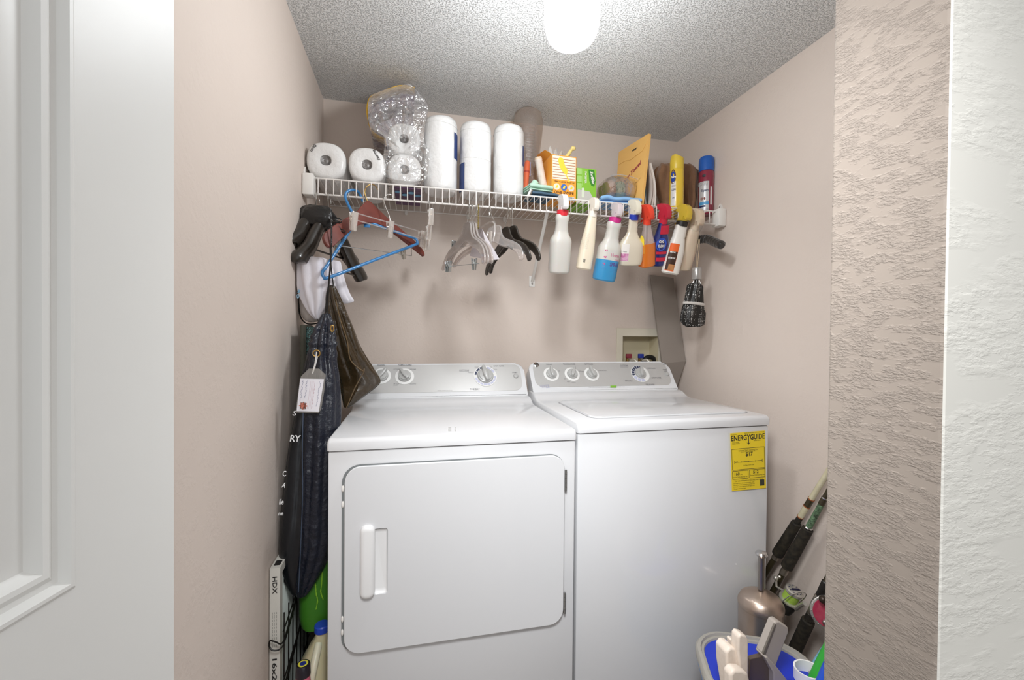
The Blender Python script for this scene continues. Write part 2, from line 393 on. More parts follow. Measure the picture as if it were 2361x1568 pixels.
knob(dryer, 880, 867, Ad, nd, .036, .026, D(-35)); knob(dryer, 933, 868, Ad, nd, .037, .026, D(35))
Mk = knob(dryer, 1119, 867, Ad, nd, .049, .034, D(12), 'timer_knob')
for px in (1271, 1319, 1364):
    knob(washer, px, 863, Aw, nw, .034, .024, D({1271: 2, 1319: -25, 1364: 10}[px]))
Mk2 = knob(washer, 1476, 862, Aw, nw, .044, .026, D(-15), 'cycle_knob')
def segs(t, M, r0, r1, a0, a1, n, m, gap=.15):
    mb = MB()
    for i in range(n):
        b0 = D(a0+(a1-a0)*(i+gap/2)/n); b1 = D(a0+(a1-a0)*(i+1-gap/2)/n); k = 4
        P = [(r1*math.cos(b0+(b1-b0)*j/k), r1*math.sin(b0+(b1-b0)*j/k)) for j in range(k+1)]+[(r0*math.cos(b1-(b1-b0)*j/k), r0*math.sin(b1-(b1-b0)*j/k)) for j in range(k+1)]
        mb.prism(P, .0019, .0022, M)
    mb.build('dial_marks', m, t, smooth=False)
segs(dryer, Mk, .037, .045, 95, 175, 3, navy_ink); segs(dryer, Mk, .037, .045, 190, 360, 8, lav); segs(dryer, Mk, .037, .045, 20, 80, 2, lav)
segs(washer, Mk2, .028, .042, 65, 195, 7, navy_ink); segs(washer, Mk2, .028, .042, 200, 290, 3, lav)
for t, px, py, A, n in ((dryer, 1189, 868, Ad, nd), (washer, 1537, 863, Aw, nw)):
    c = at(px, py, P=A, n=n); M = along(c, c+n); MB().lathe([(.0105, 0), (.0105, .005), (.008, .008), (0, .009)], 24, M).build('start_button', knob_m, t)
def letter(t, A, n, rows, m=ink, name='lettering'):
    for s, x0, x1, y, h in rows: MB().ptext(s, (x0, y), (x1, y), h, A, n, .0022).build(name, m, t, smooth=False)
letter(dryer, Ad, nd, [('SIGNAL', 870, 888, 844, .007), ('FABRIC CARE', 918, 949, 844, .007), ('COTTONS', 1059, 1081, 856, .006), ('EASY CARE', 1138, 1162, 846, .006),
    ('TIME DRY', 1083, 1106, 900, .008), ('START', 1181, 1193, 861, .006), ('COTTONS', 907, 920, 853, .004), ('EASY CARE', 945, 959, 853, .004), ('AIR FLUFF', 907, 920, 887, .004),
    ('NO HEAT', 907, 917, 890, .003), ('DELICATES', 945, 959, 887, .004), ('Multiple Clothes Care Cycles', 1009, 1043, 902, .003), ('ON', 894, 898, 856, .005),
    ('EXTRA DRY', 1080, 1092, 861, .003), ('MORE DRY', 1094, 1104, 848, .003), ('DAMP DRY', 1123, 1134, 848, .003), ('LESS DRY', 1136, 1146, 853, .003)])
letter(washer, Aw, nw, [('SIGNAL', 1259, 1273, 842, .006), ('TEMPERATURE', 1298, 1326, 842, .007), ('SETTINGS', 1348, 1367, 842, .007), ('OFF', 1267, 1272, 849, .004), ('COTTONS', 1430, 1448, 845, .007),
    ('PREWASH', 1493, 1511, 851, .006), ('EASY CARE', 1503, 1524, 873, .007), ('CASUALS', 1441, 1458, 880, .007), ('DELICATES', 1489, 1509, 889, .007), ('START', 1528, 1538, 854, .006), ('PAUSE', 1530, 1537, 857, .004),
    ('COLD', 1334, 1340, 855, .003), ('COLD RINSE', 1334, 1346, 858, .003), ('ON SECOND RINSE', 1379, 1398, 856, .003), ('WARM', 1307, 1314, 882, .004), ('COLD', 1318, 1327, 884, .004), ('HOT', 1300, 1305, 875, .004), ('ON', 1286, 1291, 857, .004),
    ('Multiple Clothes Care Cycles  Extended Spin Cycle with', 1356, 1407, 894, .003), ('auto load sensing', 1422, 1440, 893, .003)])
mb = MB()
for t_, A_, n_, q in ((washer, Aw, nw, (1407, 1421)),):
    a, b = at(q[0], 894, P=A_, n=n_), at(q[1], 894, P=A_, n=n_); mb.box((a+b)/2+n_*.002+Vector((0, 0, .004)), ((b-a).length, .001, .009))
mb.build('green_badge', green_ink, washer)
mb = MB(); a = at(1441, 846.5, P=Aw, n=nw)
for x0, x1, y, A_, n_ in ((1430, 1448, 847, Aw, nw),):
    p, q = at(x0, y, P=A_, n=n_), at(x1, y, P=A_, n=n_); mb.tube([p+n_*.002, q+n_*.002], .0004, 4)
mb.build('underline', ink, washer)
mb = MB(); p, q = at(1059, 857.5, P=Ad, n=nd), at(1081, 857.5, P=Ad, n=nd); mb.tube([p+nd*.002, q+nd*.002], .0004, 4); mb.build('underline', ink, dryer)
# round maker's emblem, small badges
c = at(1236, 842, P=Aw, n=nw); M = frame(c+nw*.0015, (1, 0, 0), Mwa.to_3x3() @ Vector((0, 1, 0)))
em = MB().lathe([(.0125, 0), (.0125, .002), (.011, .0028), (0, .003)], 28, M).build('emblem', chrome, washer)
mb = MB()
mb.tube([M @ Vector((.0108*math.cos(a), .0108*math.sin(a), .003)) for a in [2*PI*i/24 for i in range(24)]], .0005, 4, closed=True)
for sx in (-1, 1):
    mb.tube(cr([M @ Vector((sx*(.001+.004*math.cos(a))+.001*math.sin(a*2), .0055*math.sin(a), .0032)) for a in [2*PI*i/9 for i in range(8)]], 3), .0007, 5)
mb.tube(cr([M @ Vector(v) for v in ((-.008, -.003, .0032), (-.004, .001, .0032), (0, -.001, .0032), (.004, .003, .0032), (.008, 0, .0032))], 4), .0006, 5)
mb.build('emblem_script', black_print, em)
mb = MB()
for px in (1251, 1262):
    c = at(px, 891, P=Aw, n=nw); Mx = frame(c+nw*.0018, (1, 0, 0), Mwa.to_3x3() @ Vector((0, 1, 0)))
    if px == 1251: mb.tube([Mx @ Vector((.009*math.cos(a), .0055*math.sin(a), 0)) for a in [2*PI*i/20 for i in range(20)]], .0005, 4, closed=True); mb.text('HE', .004, Mx @ Matrix.Translation((0, -.002, 0)))
    else:
        mb.tube([Mx @ Vector((x*.007, y*.007, 0)) for x, y in ((-1, -1), (1, -1), (1, 1), (-1, 1))], .0005, 4, closed=True)
        mb.tube([Mx @ Vector((.0045*math.cos(a), .0045*math.sin(a), 0)) for a in [2*PI*i/16 for i in range(16)]], .0005, 4, closed=True)
mb.build('round_badge', mat('blue violet print', '8C8FC4', .5), washer)
c = at(1531, 839, P=Aw, n=nw); Mx = frame(c+nw*.0018, (1, 0, 0), Mwa.to_3x3() @ Vector((0, 1, 0)))
MB().tube([Mx @ Vector((x*.007, y*.006, 0)) for x, y in ((-1, -1), (1, -1), (1, 1), (-1, 1))], .0005, 4, closed=True).text('HE', .004, Mx @ Matrix.Translation((0, -.002, 0))).build('square_badge', ink, washer)

# dryer door
Mf = frame((0, -.793, 0), (1, 0, 0), (0, 0, 1))   # local z points out to the camera (-y)
if (Mf.to_3x3() @ Vector((0, 0, 1))).y > 0: Mf = Mf @ Matrix.Diagonal((1, 1, -1, 1))
dw, dh, dcx, dcz = .604, .494, .509, .594
MB().prism(rrect(dw+.008, dh+.004, .045, 8, dcx-.003, dcz+.0005), -.001, .0012, Mf).build('door_gap', mat('grey door gasket', '777B7C', .5), dryer)
hx0, hx1, hz0, hz1 = .283, .313, .500, .672
mb = MB().holed(rrect(dw, dh, .042, 8, dcx, dcz), [rrect(hx1-hx0+.004, hz1-hz0, .006, 4, (hx0+hx1)/2, (hz0+hz1)/2)], .0012, .009, Mf, bev=.002)
dd_ = mb.build('door', white_enamel, dryer, angle=50)
hm = mat('moulded white handle', 'E4E4E4', .4)
mb = MB(); rr = []
for s_, z_ in ((0, 0), (.002, -.004), (.006, -.011), (.011, -.013)):
    rr.append([Mf @ Vector((p[0], p[1], .0085+z_*.5)) for p in rrect(hx1-hx0+.004-2*s_*.5, hz1-hz0-2*s_, max(.002, .006-s_*.3), 4, (hx0+hx1)/2, (hz0+hz1)/2)])
V = [p for r_ in rr for p in r_]; m_ = len(rr[0]); Fs = [(i*m_+k, i*m_+(k+1) % m_, (i+1)*m_+(k+1) % m_, (i+1)*m_+k) for i in range(3) for k in range(m_)]+[tuple(3*m_+k for k in range(m_))]
mb.add(V, Fs); mb.build('handle_recess', hm, dd_)
mb = MB().loft([[Mf @ Vector((p[0], p[1], z_)) for p in rrect(.037-i_*2, .192-i_*2, max(.004, .016-i_), 6, .2655, .590)] for i_, z_ in ((0, .006), (0, .014), (.0015, .0185), (.0045, .0215), (.009, .0232), (.013, .0235))])
mb.build('handle', hm, dd_)
hng = mat('hinge metal', '9A9A98', .35, .8)
for z in (.765, .405):
    mb = MB()
    for k in range(5): mb.lathe([(.0032, 0), (.0032, .0118)], 10, Matrix.Translation((dcx+dw/2+.004, -.800, z-.03+k*.0125)))
    mb.box((dcx+dw/2+.003, -.795, z), (.01, .003, .06)); mb.build('hinge', hng, dryer)
for z in (.783, .742, .44, .405):
    MB().sphere((dcx-dw/2-.0045, -.795, z), .006, sc=(.55, .6, 1.5)).build('door_bumper', white_pl, dryer)
# faint printed sticker on the dryer top
mb = MB()
for px, w_ in ((1037, 7), (1050, 4)):
    for k in range(4):
        p, q = at(px-w_/2, 986+k*2.6, z=.9145), at(px+w_/2, 986+k*2.6, z=.9145); mb.add([p, q, q+Vector((0, .005, 0)), p+Vector((0, .005, 0))], [(0, 1, 2, 3)])
mb.build('printed_marks', mat('pale grey print', 'BDBDB8', .5), dryer, smooth=False)
# washer lid
zl = .9265
a, b, c = at(1290, 933, z=zl), at(1385, 964, z=zl), at(1740, 957, z=zl)
lx0, lx1, ly0, ly1 = b.x-.03, 1.519, b.y-.004, -.37
MB().prism(rrect(lx1-lx0+.006, ly1-ly0+.006, .035, 6, (lx0+lx1)/2, (ly0+ly1)/2), zl-.001, zl+.0003).build('lid_gap', mat('pale seam', '9D9D9F', .5), washer)
MB().prism(rrect(lx1-lx0, ly1-ly0, .035, 6, (lx0+lx1)/2, (ly0+ly1)/2), zl, zl+.005, bev=.004, seg=3).build('lid', white_enamel, washer)
# energy label
Mw = Matrix.Translation((0, -.768+.793-.0005, 0)) @ Mf
yel = mat('yellow paper', 'E8CB2C', .45)
tl, tr, bl, br = (1.394, .872), (1.529, .876), (1.404, .681), (1.537, .682)
lab = MB().prism([bl, br, tr, tl], 0, .0006, Mw).build('energy_label', yel, washer, smooth=False, plabel='yellow energy guide label')
def L2(u, v): # label coordinates 0..1
    b_ = Vector(bl).lerp(Vector(br), u); t_ = Vector(tl).lerp(Vector(tr), u); return b_.lerp(t_, v)
mb = MB()
def ltext(s, u0, u1, v, h, bold=0):
    A_, B_ = L2(u0, v), L2(u1, v); x = Vector((B_.x-A_.x, 0, B_.y-A_.y)); P = Mw @ Vector(((A_.x+B_.x)/2, (A_.y+B_.y)/2, .0008))
    M = frame(P, x, (0, 0, 1)); M = M if (M.to_3x3() @ Vector((0, 0, 1))).y < 0 else M @ Matrix.Diagonal((1, 1, -1, 1)); mb.text(s, h, M, x.length, bold=bold)
ltext('ENERGYGUIDE', .02, .98, .865, .0175, .02)
ltext('$17', .42, .62, .585, .013, .015); ltext('160', .08, .22, .265, .010, .015); ltext('$12', .62, .78, .275, .010, .015)
for s, u0, u1, v, h in (('Estimated Yearly Operating Cost', .22, .78, .675, .005), ('when used with an electric water heater', .28, .72, .655, .003), ('Cost Range of Similar Models', .34, .66, .42, .0035),
    ('kWh', .25, .31, .265, .003), ('Estimated Yearly Electricity Use', .03, .45, .225, .0045), ('Estimated Yearly Operating Cost', .54, .96, .235, .0045), ('Your cost will depend on your utility rates and use.', .08, .92, .155, .005),
    ('Clothes Washer', .04, .24, .825, .0035), ('Capacity: Standard', .04, .26, .805, .0035), ('General Electric', .66, .86, .835, .0035), ('FEDERAL LAW PROHIBITS REMOVAL OF THIS LABEL', .4, .98, .975, .0026),
    ('U.S. Government', .02, .18, .965, .003), ('Cost range based only on standard capacity models.', .05, .66, .12, .0032), ('Estimated operating cost based on six wash loads', .05, .66, .09, .0032), ('a week and a national average cost', .05, .66, .06, .0032), ('ftc.gov/energy', .05, .40, .025, .0035)):
    ltext(s, u0, u1, v, h)
def lline(u0, v0, u1, v1, w=.0007):
    A_, B_ = L2(u0, v0), L2(u1, v1); mb.tube([Mw @ Vector((A_.x, A_.y, .0008)), Mw @ Vector((B_.x, B_.y, .0008))], w, 4)
for q in ((.03, .72, .97, .72), (.03, .36, .97, .36), (.03, .72, .03, .36), (.97, .72, .97, .36), (.03, .34, .48, .34), (.52, .34, .97, .34), (.03, .2, .48, .2), (.52, .2, .97, .2), (.03, .34, .03, .2), (.48, .34, .48, .2), (.52, .34, .52, .2), (.97, .34, .97, .2),
    (.1, .49, .9, .49), (.1, .52, .1, .46), (.9, .52, .9, .46), (.5, .5, .5, .48), (.3, .5, .3, .48), (.7, .5, .7, .48)): lline(*q)
lline(.1, .495, .19, .495, .0015); lline(.515, .89, .515, .80, .0016)
P = [L2(.46, .82), L2(.515, .78), L2(.57, .82), L2(.515, .80)]; mb.prism([tuple(p) for p in P], .0007, .001, Mw)
mb.build('label_print', black_print, lab, smooth=False)
A_ = L2(.82, .02); MB().prism([tuple(L2(u, v)) for u, v in ((.82, .05), (.95, .05), (.95, .155), (.82, .155))], .0006, .0009, Mw).build('square_mark', mat('dark print', '3A3A30', .5), lab, smooth=False)
# ---------------------------------------------------------------- wire shelf
ZD, YR = 1.733, -.345            # deck height, front rail
shelf = thing('wire_shelf', 'white coated wire shelf with hanging lip running across the back wall', 'shelf', (RW/2, -.17, ZD-.05))
mb = MB()
for y, z, r in ((YR, ZD, .0032), (YR, ZD-.056, .0036), (-.012, ZD, .0028), (-.18, ZD-.003, .0026)):
    mb.tube([(.03, y, z), (RW-.03, y, z)], r, 8)
mb.build('long_rods', wire_white, shelf)
mb = MB(); x = .05
wires = []
while x < RW-.045:
    mb.tube([(x, -.008, ZD+.002), (x, YR+.004, ZD+.002), (x, YR-.003, ZD-.003), (x, YR-.004, ZD-.056)], .0019, 6); x += .0254
mb.build('cross_wires', wire_white, shelf)
for sx, xw in ((1, 0), (-1, RW)):
    mb = MB()
    mb.box((xw+sx*.020, YR+.002, ZD-.028), (.036, .050, .076), bev=.005)
    mb.prism([(0, 0), (.03, 0), (.028, .022), (.016, .036), (.004, .022)], 0, .005, frame((xw+sx*.0005, YR+.0, ZD+.006), (0, 1, 0), (0, 0, 1)) @ Matrix.Diagonal((1, 1, sx, 1)))
    b_ = mb.build('end_bracket', white_pl, shelf)
    MB().sphere((xw+sx*.005, YR+.016, ZD+.026), .0035, seg=10).build('screw', steel, b_)
# wall clips under the rear rod
for x in (.12, .345, .62, .79, 1.09, 1.33, 1.55):
    MB().box((x, -.008, ZD-.006), (.013, .016, .022), bev=.004).build('wall_clip', white_pl, shelf)
# diagonal brace to the wall
mb = MB(); T, B_ = Vector((at(1263, 484, y=YR+.004).x, YR+.004, ZD-.050)), Vector((.928, -.006, 1.443))
mb.tube([T, B_], .0072, 8, flat=.55)
mb.prism([(-.014, 0), (.014, 0), (.014, -.052), (-.014, -.052)][::-1], 0, .003, frame((.928, -.001, 1.470), (1, 0, 0), (0, 0, 1)), bev=.001)
br_ = mb.build('support_brace', white_pl, shelf); MB().sphere((.928, -.005, 1.432), .004, seg=10).build('screw', steel, br_)

# ---------------------------------------------------------------- supply box set in the back wall
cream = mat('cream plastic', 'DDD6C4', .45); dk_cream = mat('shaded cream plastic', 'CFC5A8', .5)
sb = thing('washer_supply_box', 'cream recessed washing machine supply box in the back wall behind the washer', 'supply box', (1.5, 0, 1.0))
mb = MB().holed([(1.367, .97), (1.632, .97), (1.632, 1.228), (1.367, 1.228)], [[(WB[0], WB[2]), (WB[1], WB[2]), (WB[1], WB[3]), (WB[0], WB[3])]], 0.0005, .006, frame((0, 0, 0), (1, 0, 0), (0, 0, 1)), bev=.001)
mb.build('face_frame', cream, sb, smooth=False)
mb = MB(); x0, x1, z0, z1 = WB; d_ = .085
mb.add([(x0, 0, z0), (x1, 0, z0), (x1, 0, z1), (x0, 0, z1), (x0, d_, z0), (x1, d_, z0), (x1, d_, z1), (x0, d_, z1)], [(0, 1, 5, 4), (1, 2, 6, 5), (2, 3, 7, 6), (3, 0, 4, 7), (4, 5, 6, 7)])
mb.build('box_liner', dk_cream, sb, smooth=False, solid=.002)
for x, c_, nm in ((1.452, '8E3544', 'red valve handle'), (1.52, '2B3C9A', 'blue valve handle')):
    v = MB().lathe([(.009, 0), (.009, .03), (.006, .032), (.006, .045)], 16, Matrix.Translation((x, .045, 1.03))).build('valve', mat('brass', 'A88850', .35, .9), sb)
    MB().box((x, .03, 1.086), (.03, .014, .022), bev=.003).build('valve_handle', mat(nm, c_, .4), v, plabel=nm)
mb = MB(); mb.tube([(1.57+.036*math.cos(a), .03, 1.045+.036*math.sin(a)) for a in [PI*i/12 for i in range(13)]], .012, 10)
mb.build('drain_hose', mat('black rubber', '1E1C1B', .55), sb)
for x in (1.462, 1.53):
    MB().tube(cr([(x, .03, 1.062), (x+.016, .01, 1.066), (x+.024, -.005, 1.04), (x+.02, -.015, 1.0)], 4), .007, 8).build('supply_hose', mat('braided hose', 'C9C2B4', .4, .4), sb)
# grey bent panel standing in the corner
gp = MB(); grey_sheet = mat('grey painted sheet', '8F867E', .55, var=(2, .4, '857C74'))
a, b, c, d_ = at(1500, 634, y=-.018), at(1553, 641, y=-.018), at(1581, 833, y=-.100), at(1527, 838, y=-.100)
b.x = min(b.x, RW-.012); 
e, f_ = at(1556, 905, y=-.06), at(1500, 905, y=-.06)
V = [a, b, c, d_, e, f_]; off = Vector((0, .01, 0))
gp.add(V+[v+off for v in V], [(0, 1, 2, 3), (3, 2, 4, 5), (7, 6, 9, 8), (8, 9, 11, 10), (0, 3, 9, 6), (3, 5, 11, 9), (1, 7, 8, 2), (2, 8, 10, 4), (0, 6, 7, 1), (5, 4, 10, 11)])
gp.build('bent_sheet', grey_sheet, smooth=False, label='grey bent sheet panel leaning in the back right corner behind the washer', cat='sheet panel')
# ---------------------------------------------------------------- things on the shelf
ZT = ZD+.0042                      # where things stand on the wires
paper = mat('white wrapped paper', 'E6E5E3', .33, bump=(16, .9, 5, .012), coat=.3)
core_m = mat('hollow core', '8A8785', .4, .3, bump=(70, 1, 4, .006)); blue_lab = mat('blue label print', '2C3F73', .4)
def lying_roll(name, label, px, py, r, y0=-.335, ln=.275, txt=None, seed=0, group=None, z=None):
    c = at(px, py, y=y0); x = c.x; zc = (ZT+r) if z is None else z
    t = thing(name, label, 'paper towel', (x, y0+ln/2, zc-r), group=group)
    M = frame((x, y0, zc), (1, 0, 0), (0, 0, 1))          # local z -> -y (out)
    if (M.to_3x3() @ Vector((0, 0, 1))).y > 0: M = M @ Matrix.Diagonal((1, 1, -1, 1))
    prof = [(r*.26, -.02), (r*.27, -.002), (r*.32, .0), (r*.8, .001), (r*.93, -.003), (r*.985, -.010), (r, -.022), (r, -ln+.02), (r*.97, -ln+.006), (r*.85, -ln), (r*.2, -ln)]
    MB().lathe(prof, 40, M, cap=False, sq=2.5).build('roll', paper, t, weld=False)
    MB().lathe([(r*.275, -.001), (r*.24, -.004), (r*.12, -.009), (0, -.006)], 24, M, cap=False).build('core_hole', core_m, t)
    if txt:
        mb = MB(); mb.text(txt[0], .010, M @ Matrix.Translation((txt[1], txt[2], .0022)) @ Matrix.Rotation(D(txt[3]), 4, 'Z'), bold=.02, shear=.2); mb.build('lettering', black_print, t, smooth=False)
    return t
lying_roll('paper_towel_roll', 'plastic wrapped paper towel roll lying end-on at the far left of the shelf', 751, 370, .066, txt=('Boun', -.044, .040, -118), group='paper towel rolls lying end-on')
lying_roll('paper_towel_roll', 'plastic wrapped paper towel roll lying end-on, second from the left wall', 846, 376, .064, txt=('Bounty', .030, .036, -60), group='paper towel rolls lying end-on')
r_ = .0615
rb = lying_roll('paper_towel_roll', 'lower of the two paper towel rolls inside the clear bag', 933, 388, r_, -.315, .25, z=ZT+r_+.004, group='rolls in the clear bag')
ru = lying_roll('paper_towel_roll', 'upper of the two paper towel rolls inside the clear bag', 932, 315, r_*.98, -.305, .25, z=ZT+.004+r_*2.94, group='rolls in the clear bag')
# the clear bag round them
bag_film = film('crinkled clear film', gloss=.5, rough=.14, diff=.07, bump=(26, 1, 3, .03))
out = [(893, 425), (886, 395), (890, 352), (884, 326), (860, 318), (852, 285), (856, 250), (884, 234), (925, 222), (948, 221), (985, 262), (980, 300), (976, 345), (988, 372), (980, 428), (935, 434)]
tb = thing('plastic_bag', 'crinkled clear plastic bag with yellow and purple printed edge holding two paper rolls', 'plastic bag', (.341, -.2, ZT))
rings = []
for y, k in ((-.334, .86), (-.329, .99), (-.29, 1.0), (-.17, 1.02), (-.07, .97)):
    ring = []
    for p in cr([(a, b, 0) for a, b in out], 4, True):
        q = at(p.x, p.y, y=-.25); c = Vector((.341, -.25, 1.87)); v = c+(q-c)*k; w = .004*nz((v.x*30, y*25, v.z*30))
        ring.append(Vector((v.x+w, y+.006*nz((v.x*25, 3, v.z*25)), max(v.z+w, ZT+.001))))
    rings.append(ring)
front = [[v.lerp(Vector((.341, v.y, 1.86)), f_)+Vector((0, -.006*math.sin(f_*3+i_*1.3)-.004*nz((v.x*40, f_*5, v.z*40)), 0)) for i_, v in enumerate(rings[0])] for f_ in (.75, .5, .25, .1)]
MB().loft(front+rings, cap=False).build('clear_film', bag_film, tb)
ln = cr([at(a, b, y=-.2) for a, b in ((893, 338), (866, 322), (853, 290), (857, 252), (885, 236), (925, 223), (955, 227))], 5)
yel_pl = mat('yellow printed film', 'E9B92F', .3); pur_pl = mat('purple printed film', '5A3560', .35, bump=(40, .5, 3, .004)); mauve = mat('greyish mauve film', 'A79DA4', .3, bump=(35, .8, 4, .01))
cN = Vector((.341, -.2, 1.93))
def strip(y0, y1, k0, k1): return MB().loft([[cN+(Vector((p.x, -.2, p.z))-cN)*k0+Vector((0, y0+.2, 0)) for p in ln], [cN+(Vector((p.x, -.2, p.z))-cN)*k1+Vector((0, y1+.2, 0)) for p in ln]], cap=False, closed=False)
yb = strip(-.27, -.21, 1.035, 1.03).build('yellow_print', yel_pl, tb, solid=.0006)
strip(-.209, -.06, 1.03, .98).build('purple_print', pur_pl, tb, solid=.0006)
MB().add([cN+(Vector((p.x, -.2, p.z))-cN)*.86+Vector((0, .09, 0)) for p in ln]+[Vector((.41, -.11, 1.80)), Vector((.29, -.11, 1.80))], [tuple(range(len(ln)+2))]).build('back_film', mauve, tb)
mb = MB(); P_, Q_ = ln[24], ln[27]
mb.text('One', .013, frame(at(897, 231, y=-.272), at(908, 229, y=-.272)-at(888, 234, y=-.272), (0, 0, 1)) @ Matrix.Diagonal((-1, -1, 1, 1)), bold=.03); mb.build('lettering', mat('purple print', '4B2A5C', .4), yb, smooth=False)
mb = MB(); mb.box((.355, -.19, ZT+.002), (.10, .22, .0016)); und = mb.build('base_print', pur_pl, tb)
mb = MB()
for k in range(4): mb.lathe([(.014, 0), (.014, .0012), (0, .0012)], 16, Matrix.Translation((.32+.024*k, -.25+.03*(k % 2), ZT-.0004)) @ Matrix.Diagonal((1, 1, 1, 1)))
mb.build('blue_dots', mat('light blue print', '6FB4DC', .4), und)

# three rolls standing in white plastic
def roll_fn(seed):
    def f(t): return .004*nz((t*9, seed, 0))
    return f
stand = []
for i, (px, r, h, lab) in enumerate(((1016, .064, .285, 'leftmost of the three tall white plastic wrapped paper towel packs standing on the shelf'),
                                     (1096, .0625, .28, 'middle of the three tall white plastic wrapped paper towel packs standing on the shelf'),
                                     (1172, .062, .285, 'rightmost of the three tall white plastic wrapped paper towel packs, beside the cup sleeve'))):
    c = at(px, 400, y=-.262); t = thing('paper_towel_pack', lab, 'paper towel', (c.x, -.262, ZT), group='standing wrapped paper towel packs')
    V = []; n, m_ = 36, 40; rings = []
    prof = [(0, .002), (.5, 0), (.82, .001), (.95, .008), (.99, .02), (1, .06), (.985, .1), (1, .14), (1.0, .2), (.995, h-.03), (.98, h-.016), (.9, h-.003), (.7, h), (.3, h-.003), (0, h-.002)]
    for k, (rr, z) in enumerate(prof):
        ring = []
        for j in range(n):
            a = 2*PI*j/n; w = 1+(.012*nz((math.cos(a)*2+i*9, math.sin(a)*2, z*22)) if 0 < rr else 0)
            ring.append(Vector((c.x+r*rr*w*math.cos(a), -.262+r*rr*w*math.sin(a), ZT+z+(.002*nz((a, z, i)) if rr < 1 and rr > 0 and z > .1 else 0))))
        rings.append(ring)
    MB().loft(rings).build('wrapped_roll', paper, t, angle=60)
    # seams in the film
    mb = MB()
    for z in ((h-.03,) if i != 1 else (h-.035, .135)):
        mb.tube([Vector((c.x+r*1.003*math.cos(a), -.262+r*1.003*math.sin(a), ZT+z+.003*math.sin(2*a+i))) for a in [2*PI*q/40 for q in range(40)]], .0007, 4, closed=True)
    mb.build('film_seam', paper, t)
    labs = {0: [(-20, .12, .22), ], 1: [(198, .0, .11)], 2: [(-16, .12, .2)]}[i]
    for a0, z0, z1 in labs:
        mb = MB().grid(lambda u, v: Vector((c.x+(r+.0008)*math.cos(D(a0+(u-.5)*44)), -.262+(r+.0008)*math.sin(D(a0+(u-.5)*44)), ZT+z0+.01+(z1-z0)*v)), 8, 3)
        mb.build('blue_label', blue_lab, t)
    stand.append(t)
# sleeve of clear plastic cups
cx_ = at(1217, 300, y=-.15).x
t = thing('cup_sleeve', 'tall clear plastic sleeve of stacked clear cups reaching up to the ceiling', 'cups', (cx_, -.14, ZT))
cupm = film('clear cup plastic', gloss=.5, rough=.1, diff=.12, tint='E8E0DA', bump=None); slm = film('brownish clear sleeve', gloss=.3, rough=.2, diff=.10, tint='E6D8CA', bump=(20, .8, 3, .01))
mb = MB(); z = .015
for k in range(27):
    zz = ZT+z+k*.0128; mb.lathe([(.036, 0), (.0405, .009), (.0425, .010), (.0425, .012), (.0395, .012)], 26, Matrix.Translation((cx_, -.14, zz)), cap=False)
mb.lathe([(.03, 0), (.037, .03)], 26, Matrix.Translation((cx_, -.14, ZT+z-.01)))
mb.build('stacked_cups', cupm, t)
rings = []
for z, r, dx in ((.001, .044, 0), (.05, .05, 0), (.15, .053, 0), (.25, .054, .002), (.33, .062, .004), (.385, .066, .004), (.42, .058, .003), (.437, .035, 0), (.441, .008, 0)):
    rings.append([Vector((cx_+dx+r*(1+.05*nz((math.cos(a)*2, math.sin(a)*2, z*9)))*math.cos(a), -.14+min(r, .06)*(1+.05*nz((math.cos(a)*2, 5, z*9)))*math.sin(a), ZT+z)) for a in [2*PI*k/32 for k in range(32)]])
MB().loft(rings, cap=True).build('clear_sleeve', slm, t)
MB().grid(lambda u, v: Vector((cx_+.0555*math.cos(D(232+u*40)), -.14+.0555*math.sin(D(232+u*40)), ZT+.13+.06*v)), 6, 2).build('printed_label', mat('faded violet print', '8F8AA5', .5), t)
# tools and tubes beside it
def upright(name, label, cat, pb, pt, y0, y1, prof, m, sq=None, parts=()):
    A_, B_ = at(*pb, y=y0), at(*pt, y=y1); A_.z = max(A_.z, ZT+.001); L_ = (B_-A_).length; M = along(A_, B_)
    t = thing(name, label, cat, A_); MB().lathe([(a, b*L_) for a, b in prof], 26, M, sq=sq).build('body', m, t); return t, M, L_
org = mat('orange plastic', 'E2704A', .4)
t, M, L_ = upright('orange_tube', 'orange plastic handle leaning behind the rightmost white paper towel pack', 'tool handle', (1211, 448), (1216, 372), -.215, -.19, [(.010, 0), (.011, .3), (.013, .7), (.012, .95), (.008, 1)], org)
MB().lathe([(.0125, L_*.62), (.0135, L_*.66), (.0125, L_*.7)], 20, M).build('grip_ring', mat('dull red plastic', 'B8473A', .4), t)
t, M, L_ = upright('caulk_tube', 'dirty white plastic caulk tube standing left of the orange duster box', 'tube', (1256, 448), (1240, 362), -.25, -.27, [(.0, 0), (.016, .0), (.0165, .02), (.0155, .9), (.0165, .91), (.0165, .93), (.0155, .93)], mat('off white tube plastic', 'E9E0D8', .45, var=(60, .25, 'C99A70')))
MB().lathe([(.0160, L_*.92), (.0165, L_*.94), (.0145, L_*.99), (.008, L_)], 22, M).build('cap', mat('dirty cap', 'D9C3A8', .5), t)
mint = mat('mint green cloth', 'B9DCC6', .8, bump=(400, .4, 2, .001), sheen=.2); bluecl = mat('dark blue cloth', '4B6478', .85, bump=(300, .4, 2, .001)); slate = mat('green grey cloth', '6F8A80', .85, bump=(300, .4, 2, .001))
t, M, L_ = upright('mint_tube', 'mint green ribbed plastic bottle lying tilted behind the folded cloths', 'bottle', (1217, 452), (1236, 418), -.27, -.27, [(.012, 0), (.014, .1), (.014, .25), (.0145, .3), (.014, .35), (.0145, .4), (.014, .5), (.0145, .55), (.014, .7), (.0145, .8), (.013, .97), (.006, 1)], mint)
